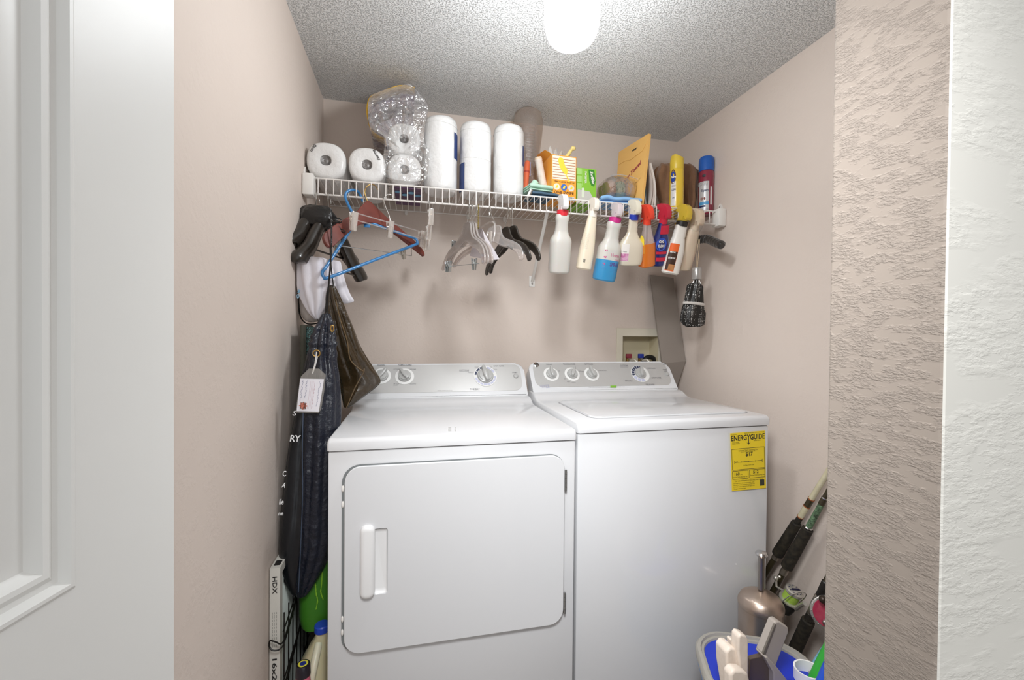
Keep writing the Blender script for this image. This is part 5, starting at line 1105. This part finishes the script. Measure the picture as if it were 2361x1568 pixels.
V = [at(a, b, y=-.6738) for a, b in ((692, 873), (747, 874), (735, 949), (684, 948))]; cdm = MB().add(V+[v+Vector((0, .0006, 0)) for v in V], [(0, 1, 2, 3), (7, 6, 5, 4), (0, 4, 5, 1), (1, 5, 6, 2), (2, 6, 7, 3), (3, 7, 4, 0)]).build('paper_card', mat('white card', 'E4E2E8', .6), tg, smooth=False)
def cardp(u, v): return V[3].lerp(V[2], u).lerp(V[0].lerp(V[1], u), v)-Vector((0, .0004, 0))
mb = MB(); random.seed(4)
for u, v0, v1, am in ((.12, .30, .95, .035), (.30, .42, .95, .04), (.86, .12, .92, .04)):
    pts = cr([cardp(u+am*random.uniform(-.9, .9), v0+(v1-v0)*k/30+.012*math.sin(k*1.7)) for k in range(31) if (k+int(u*10)) % 8], 4); mb.tube(pts, .0003, 4)
mb.build('handwriting', mat('blue pen ink', '5A5E86', .6), cdm, smooth=False)
mb = MB()
for u in (.46, .52, .58, .64): mb.tube([cardp(u, .08), cardp(u, .92)], .0002, 4)
for k in range(7): mb.tube([cardp(.66, .1+k*.11), cardp(.66, .16+k*.11)], .0004, 4)
mb.build('form_lines', mat('faint red print', 'C9A6AE', .6), cdm, smooth=False)
Mc = frame(cardp(.27, .17)-Vector((0, .0003, 0)), V[0]-V[3], V[3]-V[2])
if (Mc.to_3x3() @ Vector((0, 0, 1))).y > 0: Mc = Mc @ Matrix.Diagonal((1, 1, -1, 1))
sp = [(math.cos(PI*k/8)*(.012 if k % 2 == 0 else .0075), math.sin(PI*k/8)*(.012 if k % 2 == 0 else .0075)) for k in range(16)]
sl = MB().prism(sp, 0, .0003, Mc).build('star_logo', mat('salmon print', 'D07A66', .6), cdm, smooth=False)
MB().tube([Mc @ Vector((a*.0085, b*.0065, .0005)) for a, b in ((-1, -1), (1, -.9), (1, 1), (-1, .9))], .0006, 4, closed=True).text('THE', .0025, Mc @ Matrix.Translation((0, .0018, .0004))).text('BAG', .0052, Mc @ Matrix.Translation((0, -.0048, .0004)), bold=.03).build('logo_lettering', black_print, sl, smooth=False)
g0 = at(730, 818, y=-.640); mb = MB(); mb.tube(cr([at(730, 812, y=-.645), at(727, 835, y=-.66), at(722, 856, y=-.676), at(720, 862, y=-.672), at(725, 850, y=-.664), at(732, 822, y=-.65)], 5), .0018, 6)
mb.build('loop_strap', film('loop plastic', gloss=.6, diff=.45, bump=None), tg)
t = emptybag('nylon_bag', 'shiny dark brown nylon drawstring bag spreading over the back of the dryer', at(800, 945, y=-.42), 'bag')
bag('bag_body', '', [(657, 757, 772, -.46, .010, .6), (690, 752, 785, -.45, .020, 1.2), (730, 757, 802, -.44, .028, 1.2), (780, 764, 822, -.43, .032, 1.0), (820, 770, 842, -.415, .035, .8), (855, 776, 862, -.40, .035, .6), (878, 782, 876, -.39, .030, .5), (892, 786, 868, -.39, .026, .4), (915, 790, 838, -.40, .022, .3), (940, 792, 806, -.41, .012, .3)], brownb, pleats=7, amp=.16, seed=7, parent=t, w2=.14, minx=.02)
mb = MB(); mb.tube(cr([at(a, b, y=-.468) for a, b in ((774, 690), (784, 735), (800, 785), (808, 830), (836, 855), (840, 850))], 5), .004, 6, flat=.5); mb.tube(cr([at(a, b, y=-.45) for a, b in ((840, 856), (818, 895), (799, 940))], 4), .0018, 6); mb.build('drawstring_hem', mat('brown hem sheen', '6B563A', .3, coat=.5), t)
# black cords from hanger to the bags
for i, (pts, lb) in enumerate((([(762, 480), (764, 540), (762, 600), (757, 660), (752, 700), (750, 740)], 'black drawstring cord running down to the navy bag, leftmost strand'), ([(765, 520), (764, 580), (760, 640), (755, 700), (756, 738)], 'black drawstring cord running to the navy bag, right strand'), ([(761, 570), (764, 620), (769, 660)], 'short black cord holding up the brown nylon bag'))):
    MB().tube(cr([at(a, b, y=-.505 if i < 2 else -.47) for a, b in pts], 6), .0022, 6).build('drawstring', blk_ny, label=lb, cat='cord')
mb = MB(); c = at(775, 514, y=-.46)
for (px, py, rx, rz) in ((772, 511, .008, .006), (782, 508, .008, .006), (790, 532, .008, .004)):
    q0 = at(px, py, y=-.46); mb.tube([q0+Vector((rx*math.cos(q), 0, rz*math.sin(q)-rx*math.cos(q)*.4)) for q in [2*PI*k/14 for k in range(14)]], .0018, 6, closed=True)
mb.tube([at(766, 512, y=-.46), at(784, 512, y=-.46)], .003, 6); mb.tube([at(776, 516, y=-.46), at(786, 528, y=-.46)], .0016, 6); mb.build('cord_bow', blk_ny, label='small black cord bow tied beside the suit hangers', cat='cord')

# ---------------------------------------------------------------- bottom left: filter, rack, jug, tub
card = mat('white filter card', 'D6D4CC', .6)
t = thing('air_filter', 'pleated furnace air filter in a white cardboard frame standing against the left wall', 'air filter', (.0165, -.51, 0))
zt = at(621, 1312, y=-.705).z
fx0, fx1, fy0, fy1, fz0, fz1 = .003, .029, -.705, -.31, .02, zt
mb = MB(); mb.holed([(fy0, fz0), (fy1, fz0), (fy1, fz1), (fy0, fz1)], [[(fy0+.022, fz0+.022), (fy1-.022, fz0+.022), (fy1-.022, fz1-.022), (fy0+.022, fz1-.022)]], -(fx1-fx0)/2, (fx1-fx0)/2, frame(((fx0+fx1)/2, 0, 0), (0, 1, 0), (0, 0, 1)))
mb.box((.016, -.51, .01), (.026, .395, .02)); mb.build('card_frame', card, t, smooth=False)
rings = []
npl = 44
mb = MB().grid(lambda u, v: Vector((.014+.007*(1 if int(round(u*npl)) % 2 else -1), fy0+.02+(fy1-fy0-.04)*u, fz0+.02+(fz1-fz0-.04)*v)), npl, 1)
mb.build('pleated_media', mat('pale filter media', 'C9D2CC', .8), t, smooth=False, solid=.001)
mb = MB(); Mx = frame((.0160, fy0-.0006, 0), (0, 0, -1), (1, 0, 0))
if (Mx.to_3x3() @ Vector((0, 0, 1))).y > 0: Mx = Mx @ Matrix.Diagonal((1, 1, -1, 1))
for s, z, h, w in (('HDX', zt-.045, .011, .047), ('16x20x1', zt-.30, .011, .105)): mb.text(s, h, Mx @ Matrix.Translation((-z, -.0055, 0)), width=w, bold=.02)
for r_i in range(5):
    for c_i in range(3): mb.text('-- ---', .005, Mx @ Matrix.Translation((-(zt-.128-.020*r_i), -.007+.005*c_i, 0)), width=.016)
mb.build('frame_lettering', black_print, t, smooth=False)
mb = MB(); mb.prism([(-.008, -.014), (.008, -.014), (.008, .014), (-.008, .014)], 0, .0004, Matrix.Translation((.016, fy0+.03, zt))); mb.build('top_mark', black_print, t, smooth=False)
t = thing('wire_rack', 'black wire rack with looped ends leaning beside the air filter', 'wire rack', (.040, -.5, 0)); bw2 = mat('black wire', '14120F', .4)
mb = MB()
for y in (-.70, -.655, -.61, -.565, -.52, -.475, -.43): mb.tube([(.038, y, .002), (.038, y, .42)], .0019, 6)
mb.build('upright_wires', bw2, t)
mb = MB()
for z0 in (.41, .27, .14): mb.tube([(.041, -.72, z0-.03), (.041, -.42, z0+.03)], .0019, 6)
for z0 in (.355, .225):
    mb.tube(cr([(.041, -.50, z0+.07), (.041, -.66, z0+.012), (.038, -.715, z0-.008), (.022, -.722, z0+.002), (.008, -.718, z0+.004), (.006, -.716, z0-.012), (.016, -.72, z0-.022), (.034, -.716, z0-.022), (.041, -.69, z0-.006), (.041, -.55, z0+.045)], 4), .0021, 6)
mb.build('looped_wires', bw2, t)
# green tub
grn = mat('green plastic tub', '3F7F22', .45, sss=.1)
a, b = at(688, 1380, y=-.58), at(775, 1380, y=-.58)
t = thing('green_tub', 'green plastic bag-like tub hanging behind the navy bag above the white jug', 'tub', ((a.x+b.x)/2, -.58, at(720, 1436, y=-.58).z))
rings = []
for py, l, r in ((1436, 700, 768), (1430, 694, 772), (1410, 690, 774), (1340, 690, 774), (1260, 690, 774)):
    a, b = at(l, py, y=-.58), at(r, py, y=-.58); c = (a+b)/2; rings.append([Vector((c.x+(b-a).length/2*math.cos(q)*E2(q, 3.5), -.55+.07*math.sin(q)*E2(q, 3.5), c.z)) for q in [2*PI*k/32 for k in range(32)]])
MB().loft(rings).build('tub_body', grn, t)
mb = MB(); random.seed(9)
for pts in ([(745, 1290), (743, 1325), (742, 1350), (739, 1365), (746, 1382)], [(722, 1332), (727, 1350), (729, 1368), (733, 1385), (729, 1405)]):
    P = cr([at(a+random.uniform(-1, 1), b, y=-.622) for a, b in pts], 5); mb.tube(P, [.0012+.0012*random.random() for _ in P], 6)
mb.build('paint_drips', mat('lime drips', '8FC63A', .4), t)
# big jug
jy = -.655
t = thing('jug', 'cloudy plastic jug with blue cap and moulded handle standing beside the dryer', 'jug', (.112, jy, 0))
jm = mat('cloudy jug plastic', 'C4BC9A', .35, sss=.3, trans=.0); 
zc = at(738, 1449, y=jy).z
rings = []
for z, w, d_, x in ((0, .044, .07, .105), (.01, .050, .078, .105), (.16, .051, .08, .105), (.20, .049, .076, .106), (.245, .040, .060, .110), (.29, .026, .035, .120), (zc-.018, .017, .018, .127), (zc-.004, .0165, .0165, .127)):
    rings.append([Vector((x+w*math.cos(q)*E2(q, 3), jy+d_*math.sin(q)*E2(q, 3), z)) for q in [2*PI*k/32 for k in range(32)]])
MB().loft(rings).build('jug_body', jm, t)
MB().tube(cr([(.122, jy-.020, zc-.03), (.118, jy-.055, zc-.06), (.112, jy-.080, zc-.10), (.112, jy-.087, zc-.15), (.120, jy-.084, zc-.20)], 5), .011, 10).build('handle', mat('pale jug handle', 'DAD6BE', .35, sss=.3), t)
MB().lathe([(.021, 0), (.021, .016), (.018, .019), (0, .019)], 28, Matrix.Translation((.127, jy, zc-.006))).build('cap', mat('blue jug cap', '2448B8', .35), t)
# pink bottle
c = at(705, 1540, y=-.752); c.x = .1
t = thing('detergent_bottle', 'pink bottle with black and yellow ringed cap in front of the white jug', 'bottle', (c.x, -.76, 0)); ztp = at(705, 1540, y=-.76).z
MB().lathe([(.030, 0), (.033, .006), (.033, ztp-.12), (.026, ztp-.08), (.0175, ztp-.03), (.0165, ztp-.012)], 30, Matrix.Translation((c.x, -.76, 0))).build('bottle', mat('pink bottle plastic', 'D96C84', .35, sss=.1), t)
cp = MB().lathe([(.0185, ztp-.018), (.0188, ztp-.014), (.0175, ztp+.010), (.016, ztp+.0125), (0, ztp+.0125)], 30, Matrix.Translation((c.x, -.76, 0))).build('cap', mat('black violet cap', '1B1622', .3, coat=.4), t)
MB().prism([(.0125*math.cos(q), .0125*math.sin(q)) for q in [2*PI*k/28 for k in range(28)]], 0, .0004, Matrix.Translation((c.x, -.76, ztp+.0125))).build('yellow_ring', mat('yellow ring print', 'D9D24A', .4), cp)
MB().prism([(.0080*math.cos(q), .0080*math.sin(q)) for q in [2*PI*k/28 for k in range(28)]], 0, .0008, Matrix.Translation((c.x, -.76, ztp+.0125))).build('blue_centre', mat('dark blue print', '22307E', .4), cp)

# ---------------------------------------------------------------- bottom right
# copper-toned toilet brush canister
c = at(1751, 1400, y=-.845); zt = at(1751, 1375, y=-.845).z
t = thing('brush_canister', 'tarnished brushed steel canister with domed lid and tall knobbed handle in front of the washer', 'canister', (c.x, -.85, 0))
rC = .0625; M = Matrix.Translation((c.x, -.85, 0)); tarn = mat('tarnished brushed steel', 'CDBDB0', .34, .9, bump=(120, .2, 3, .001), var=(9, .6, 'A98F7C'))
zl2 = zt-.004
MB().lathe([(rC*.97, .001), (rC, .006), (rC, zl2-.03), (rC*1.01, zl2-.028)], 44, M).build('canister', tarn, t)
MB().lathe([(rC*1.01, zl2-.028), (rC*1.035, zl2-.024), (rC*1.04, zl2-.016), (rC*1.02, zl2-.009), (rC*.96, zl2-.003), (rC*.92, zl2+.004), (rC*.80, zl2+.010), (rC*.55, zl2+.018), (rC*.3, zl2+.023), (.011, zl2+.026)], 44, M).build('lid', tarn, t)
zk = at(1755, 1276, y=-.85).z
hd = MB().lathe([(.0095, zl2+.03), (.0095, zk-.008)], 20, M).build('handle', steel, t)
MB().lathe([(.0, zk-.010), (.015, zk-.008), (.0185, zk-.002), (.015, zk+.004), (.006, zk+.0065), (0, zk+.007)], 28, M).build('knob', chrome, t)
# bucket
bkt = mat('grey bucket rim', '9C9890', .4); bbl = mat('blue bucket lining', '1B34B4', .35, sss=.05); bsk = mat('light blue bucket side', '6C93C4', .4)
bc = Vector((1.255, -1.055, .33)); brot = D(-25)
t = thing('mop_bucket', 'grey rimmed mop bucket with deep blue inside on the floor in front of the washer', 'bucket', (bc.x, bc.y, 0))
def brr(w, h, r, z, n=8): return [Vector((0, 0, z))+Matrix.Rotation(brot, 3, 'Z') @ Vector((p[0], p[1], 0))+Vector((bc.x, bc.y, 0)) for p in rrect(w, h, r, n)]
def resamp(r): return r
wB, hB = .285, .265
MB().loft([brr(wB-.07, hB-.07, .06, .002), brr(wB-.02, hB-.02, .08, .285), brr(wB-.004, hB-.004, .09, .29), brr(wB-.004, hB-.004, .09, .318)], cap=True).build('bucket_side', bsk, t)
rim = [brr(wB+.006, hB+.006, .095, .312), brr(wB+.008, hB+.008, .095, .326), brr(wB-.002, hB-.002, .092, .333), brr(wB-.018, hB-.018, .085, .334), brr(wB-.022, hB-.022, .084, .328), brr(wB-.034, hB-.034, .078, .327), brr(wB-.038, hB-.038, .076, .322)]
MB().loft(rim, cap=False).build('rim', bkt, t)
MB().loft([brr(wB-.038, hB-.038, .076, .322), brr(wB-.05, hB-.05, .072, .29), brr(wB-.08, hB-.08, .06, .012), brr(wB-.12, hB-.12, .04, .010)]).build('blue_lining', bbl, t)
# cream clamp-handled tool
crm = mat('cream hard plastic', 'E6D9CC', .4, var=(80, .25, 'C9B49C'))
t = thing('mop_head_handle', 'cream plastic wringer head with looped handle standing in the bucket', 'mop head', (1.19, -1.12, .02))
a, b = at(1712, 1470, y=-1.05), at(1722, 1575, y=-1.06)
def pxpoly(pts, y0, y1):
    y0 -= .065; y1 -= .065; A = [at(p[0], p[1], y=y0) for p in pts]; B = [v+Vector((0, y1-y0, 0)) for v in A]; n = len(A)
    return MB().add(A+B, [tuple(range(n)), tuple(range(n, 2*n))[::-1]]+[(i, (i+1) % n, n+(i+1) % n, n+i) for i in range(n)])
def bevel(o, w=.003): m_ = o.modifiers.new('bevel', 'BEVEL'); m_.width = w; m_.segments = 3; m_.limit_method = 'ANGLE'; m_.angle_limit = D(40); return o
bevel(pxpoly([(1703, 1470), (1708, 1463), (1720, 1466), (1726, 1475), (1726, 1560), (1724, 1640), (1704, 1640), (1706, 1540), (1702, 1500)], -1.07, -1.045).build('upright_handle', crm, t, angle=50), .004)
bevel(pxpoly([(1675, 1505), (1684, 1494), (1696, 1495), (1704, 1520), (1708, 1545), (1700, 1640), (1692, 1640), (1676, 1540)], -1.06, -1.02).build('side_block', crm, t, angle=50), .006)
bevel(pxpoly([(1685, 1477), (1688, 1474), (1699, 1478), (1704, 1530), (1700, 1530), (1690, 1490), (1687, 1500)], -1.03, -1.015).build('clip_arm', crm, t, angle=50), .002)
bevel(pxpoly([(1684, 1556), (1694, 1545), (1712, 1546), (1726, 1554), (1732, 1580), (1732, 1640), (1686, 1640)], -1.095, -1.07).build('front_block', crm, t, angle=50), .006)
for o_ in list(t.children):
    pass
# grey dustpan
gyp = mat('warm grey plastic', 'A9A098', .4)
t = thing('dustpan', 'warm grey plastic dustpan standing handle up in the bucket', 'dustpan', (1.29, -1.09, .02))
bevel(pxpoly([(1788, 1434), (1797, 1433), (1818, 1447), (1819, 1458), (1792, 1530), (1790, 1540), (1763, 1516), (1758, 1508)], -1.035, -1.012).build('handle', gyp, t, angle=50), .004)
bevel(pxpoly([(1786, 1440), (1790, 1440), (1765, 1508), (1759, 1508)], -1.039, -1.034).build('handle_groove', mat('dark groove', '6F6860', .5), t), .001)
bevel(pxpoly([(1729, 1520), (1748, 1515), (1757, 1513), (1766, 1519), (1784, 1551), (1787, 1640), (1726, 1640), (1727, 1560)], -1.03, -1.018).build('pan', mat('dark grey brown plastic', '5B4E46', .45), t, angle=50), .002)
bevel(pxpoly([(1764, 1516), (1770, 1514), (1793, 1540), (1815, 1568), (1820, 1640), (1786, 1640), (1784, 1552)], -1.045, -1.012).build('pan_rim', gyp, t, angle=50), .003)
# white cup and bottle brushes at the right
wc = at(1865, 1560, y=-1.10)
t = thing('white_cup', 'white plastic tube holder holding green and blue handles at the lower right', 'cup', (wc.x, -1.10, 0))
MB().loft([[Vector((wc.x+r*math.cos(q), -1.10+r*math.sin(q), z)) for q in [2*PI*k/28 for k in range(28)]] for z, r in ((0, .030), (.01, .032), (at(1865, 1543, y=-1.10).z, .034), (at(1865, 1543, y=-1.10).z, .030), (.02, .028))]).build('cup', wh_p, t)
def stick(name, label, a, ya, b, yb, r, m, cat='handle', flat=.5, grip=None):
    A, B = at(*a, y=ya), at(*b, y=yb); t = thing(name, label, cat, A); MB().tube([A, A.lerp(B, .5), B], [r, r, r*.95], 14, flat=flat).build('shaft', m, t); return t, A, B
for args in (('brush', 'bright green plastic handle sticking up from the white holder', (1862, 1590), -1.10, (1915, 1478), -1.10, .012, mat('bright green plastic', '2FA033', .4), 'brush'),
             ('brush', 'light blue bristled brush behind the green handle', (1868, 1560), -1.06, (1912, 1490), -1.05, .014, mat('light blue bristles', '7FB2CC', .8, bump=(300, 1, 2, .004)), 'brush'),
             ('mop_stick', 'silver mop stick leaning between the green and blue handles', (1878, 1600), -1.12, (1918, 1500), -1.12, .008, mat('silver stick', 'C9C3C6', .3, .5), 'stick'),
             ('mop_stick', 'royal blue plastic stick at the lower right by the doorway wall', (1885, 1610), -1.15, (1925, 1512), -1.15, .018, mat('royal blue stick', '2456CC', .4), 'stick')):
    stick(*args[:9] if len(args) > 9 else args)
# fishing rods
foam = mat('black foam grip', '1C1915', .85, bump=(120, .7, 4, .002), var=(60, .2, '6B6048')); dkgr = mat('dark olive blank', '3A3320', .3, coat=.4); ivory = mat('aged ivory blank', 'D9D2B4', .35, coat=.4, var=(40, .3, '9C8C5A')); copper = mat('copper thread', 'B0663E', .4, .3)
def rod(label, p1, x1, p2, x2, segs_, up=.55, down=.40):
    A, B = at(*p1, x=x1), at(*p2, x=x2); d_ = (B-A).normalized(); ln = (B-A).length; A0 = A-d_*(A.z/d_.z-.003) if down is None else A-d_*down
    if A0.z < .004: A0 = A-d_*((A.z-.004)/d_.z)
    t = thing('fishing_rod', label, 'fishing rod', A0)
    for (s0, s1, r0_, r1_, m_, nm) in segs_:
        P0 = A0 if s0 is None else A+(B-A)*s0; P1 = A+(B-A)*s1; M = along(P0, P1); L2_ = (P1-P0).length
        e = .003 if r0_ > .010 else 0
        MB().lathe([(r0_-e, 0), (r0_, e), (r1_, L2_-e), (r1_-e, L2_)], 18, M).build(nm, m_, t)
    return t, A, B
rod('ivory fishing rod with copper thread bands and black foam grip, nearest the washer', (1790, 1282), 1.652, (1908, 1090), 1.66,
    [(None, -.04, .010, .010, dkgr, 'lower_blank'), (-.04, .03, .012, .011, mat('nickel ring', 'A59C90', .3, .8), 'reel_seat'), (.02, .43, .0185, .0155, foam, 'foam_grip'), (.43, .50, .0095, .009, foam, 'wrap'), (.50, .505, .0105, .0105, copper, 'thread_band'), (.505, .625, .0095, .0095, ivory, 'ivory_section'), (.625, .63, .0105, .0105, copper, 'thread_band'), (.63, .71, .0098, .0098, dkgr, 'dark_wrap'), (.71, .715, .0105, .0105, copper, 'thread_band'), (.715, 2.2, .009, .006, ivory, 'blank')])
rt, A2, B2 = rod('dark olive fishing rod with green braided wrap and spinning reel, second from the washer', (1815, 1305), 1.635, (1912, 1130), 1.648,
    [(None, -.12, .010, .010, dkgr, 'lower_blank'), (-.12, .02, .012, .011, mat('nickel ring', 'A59C90', .3, .8), 'reel_seat'), (-.02, .52, .0185, .0165, foam, 'foam_grip'), (.52, .54, .0125, .0125, chrome, 'ring'), (.54, .83, .0095, .0085, mat('green braided wrap', '6E8F6C', .5, bump=(200, 1, 2, .004), var=(120, .9, '2A3026')), 'braided_wrap'), (.83, .90, .010, .009, dkgr, 'dark_wrap'), (.90, .91, .0105, .0105, chrome, 'ring'), (.91, 2.3, .008, .006, dkgr, 'blank')])
# spinning reel with lime line
c = at(1826, 1372, x=1.585); sx_ = Vector((.15, -.35, .9)).normalized(); M = along(c-sx_*.03, c+sx_*.03, (0, -1, .1))
rl = thing('spinning_reel', 'spinning fishing reel wound with lime green line beside the canister', 'fishing reel', c-Vector((0, 0, .06)))
MB().lathe([(.016, -.038), (.024, -.034), (.028, -.01), (.026, .002), (.02, .004)], 28, M).build('rotor', blkc, rl)
MB().lathe([(.022, .004), (.030, .006), (.030, .010), (.021, .012), (.021, .040), (.026, .042), (.026, .050), (.022, .053), (0, .054)], 32, M).build('spool', mat('satin aluminium', 'CFCBC2', .3, .7), rl)
MB().lathe([(.022, .012), (.0225, .015), (.0225, .037), (.022, .040)], 32, M).build('fishing_line', mat('lime line', '9DBE4A', .6, bump=(500, 1, 1, .001)), rl)
kn = MB()
for k in range(10): kn.sphere((.018*math.cos(k*.628), .018*math.sin(k*.628), .0535), .002, M, 8)
kn.box((0, 0, .056), (.030, .005, .005), bev=.002, M=M); kn.build('drag_knob', mat('blue black metal', '2C2C50', .3, .5), rl)
MB().tube(cr([M @ Vector(v) for v in ((-.026, .004, -.02), (-.04, .008, .02), (-.034, .012, .05), (0, .02, .066), (.034, .018, .045), (.042, .012, .0), (.030, .004, -.02))], 5), .0015, 6).build('bail_wire', wire_m, rl)
MB().tube(cr([M @ Vector(v) for v in ((.0, .0, -.03), (.0, -.02, -.05), (.02, -.04, -.045), (.03, -.06, -.02))], 5), .006, 10).build('reel_foot', blkc, rl)
MB().sphere(at(1789, 1333, x=1.585), .008).sphere(at(1797, 1330, x=1.585), .005).tube([at(1789, 1333, x=1.585), at(1790, 1352, x=1.59), at(1806, 1362, x=1.59)], .004, 8).build('line_roller', mat('satin aluminium', 'CFCBC2', .3, .7), rl)
MB().tube(cr([at(1835, 1405, x=1.58), at(1848, 1395, x=1.57), at(1856, 1392, x=1.565)], 3), .006, 8).build('bail_arm', mat('satin aluminium', 'CFCBC2', .3, .7), rl)
# third rod with conventional reel
r3, A3, B3 = rod('fishing rod with threaded silver reel seat and long black foam butt, nearest the doorway wall', (1832, 1500), 1.60, (1905, 1340), 1.60,
    [(None, .05, .012, .012, dkgr, 'lower_blank'), (.0, .46, .019, .0185, foam, 'foam_grip'), (.46, .56, .013, .013, mat('threaded seat', '4A4640', .35, .5, bump=(500, 1, 1, .002)), 'threaded_seat'), (.56, .80, .0125, .0125, mat('nickel ring', 'A59C90', .3, .8), 'reel_seat'), (.80, 1.0, .0105, .0105, blkc, 'fore_grip'), (1.0, 2.1, .008, .006, dkgr, 'blank')])
c = at(1908, 1412, x=1.585); M = along(c, c+Vector((-.55, -.75, .25)), (0, 0, 1))
rl = thing('casting_reel', 'round fishing reel with crimson side plate half hidden by the doorway wall', 'fishing reel', c-Vector((0, 0, .05)))
MB().lathe([(.030, -.055), (.030, 0), (.046, .0), (.047, .004), (.046, .010), (.040, .012)], 40, M).build('frame_ring', mat('pewter frame', 'A8A49E', .3, .7), rl)
MB().lathe([(.0405, .010), (.039, .0135), (0, .0145)], 40, M).build('side_plate', mat('crimson side plate', 'A02C48', .35, coat=.4, var=(60, .2, 'C98A8A')), rl)
mb = MB()
for k in range(14): mb.sphere((.0432*math.cos(k*.449), .0432*math.sin(k*.449), .012), .002, M, 8)
mb.build('rivets', chrome, rl)
MB().box((.008, -.006, .020), (.05, .010, .005), rot=(0, 0, .8), bev=.002, M=M).sphere((-.012, -.022, .026), .008, M).build('crank', chrome, rl)
MB().tube([c+Vector((-.03, -.01, .045)), c+Vector((-.015, -.01, .03))], .006, 8).sphere(c+Vector((-.035, -.015, .052)), .011).build('star_drag', mat('dark bronze', '3E342C', .35, .5), rl)
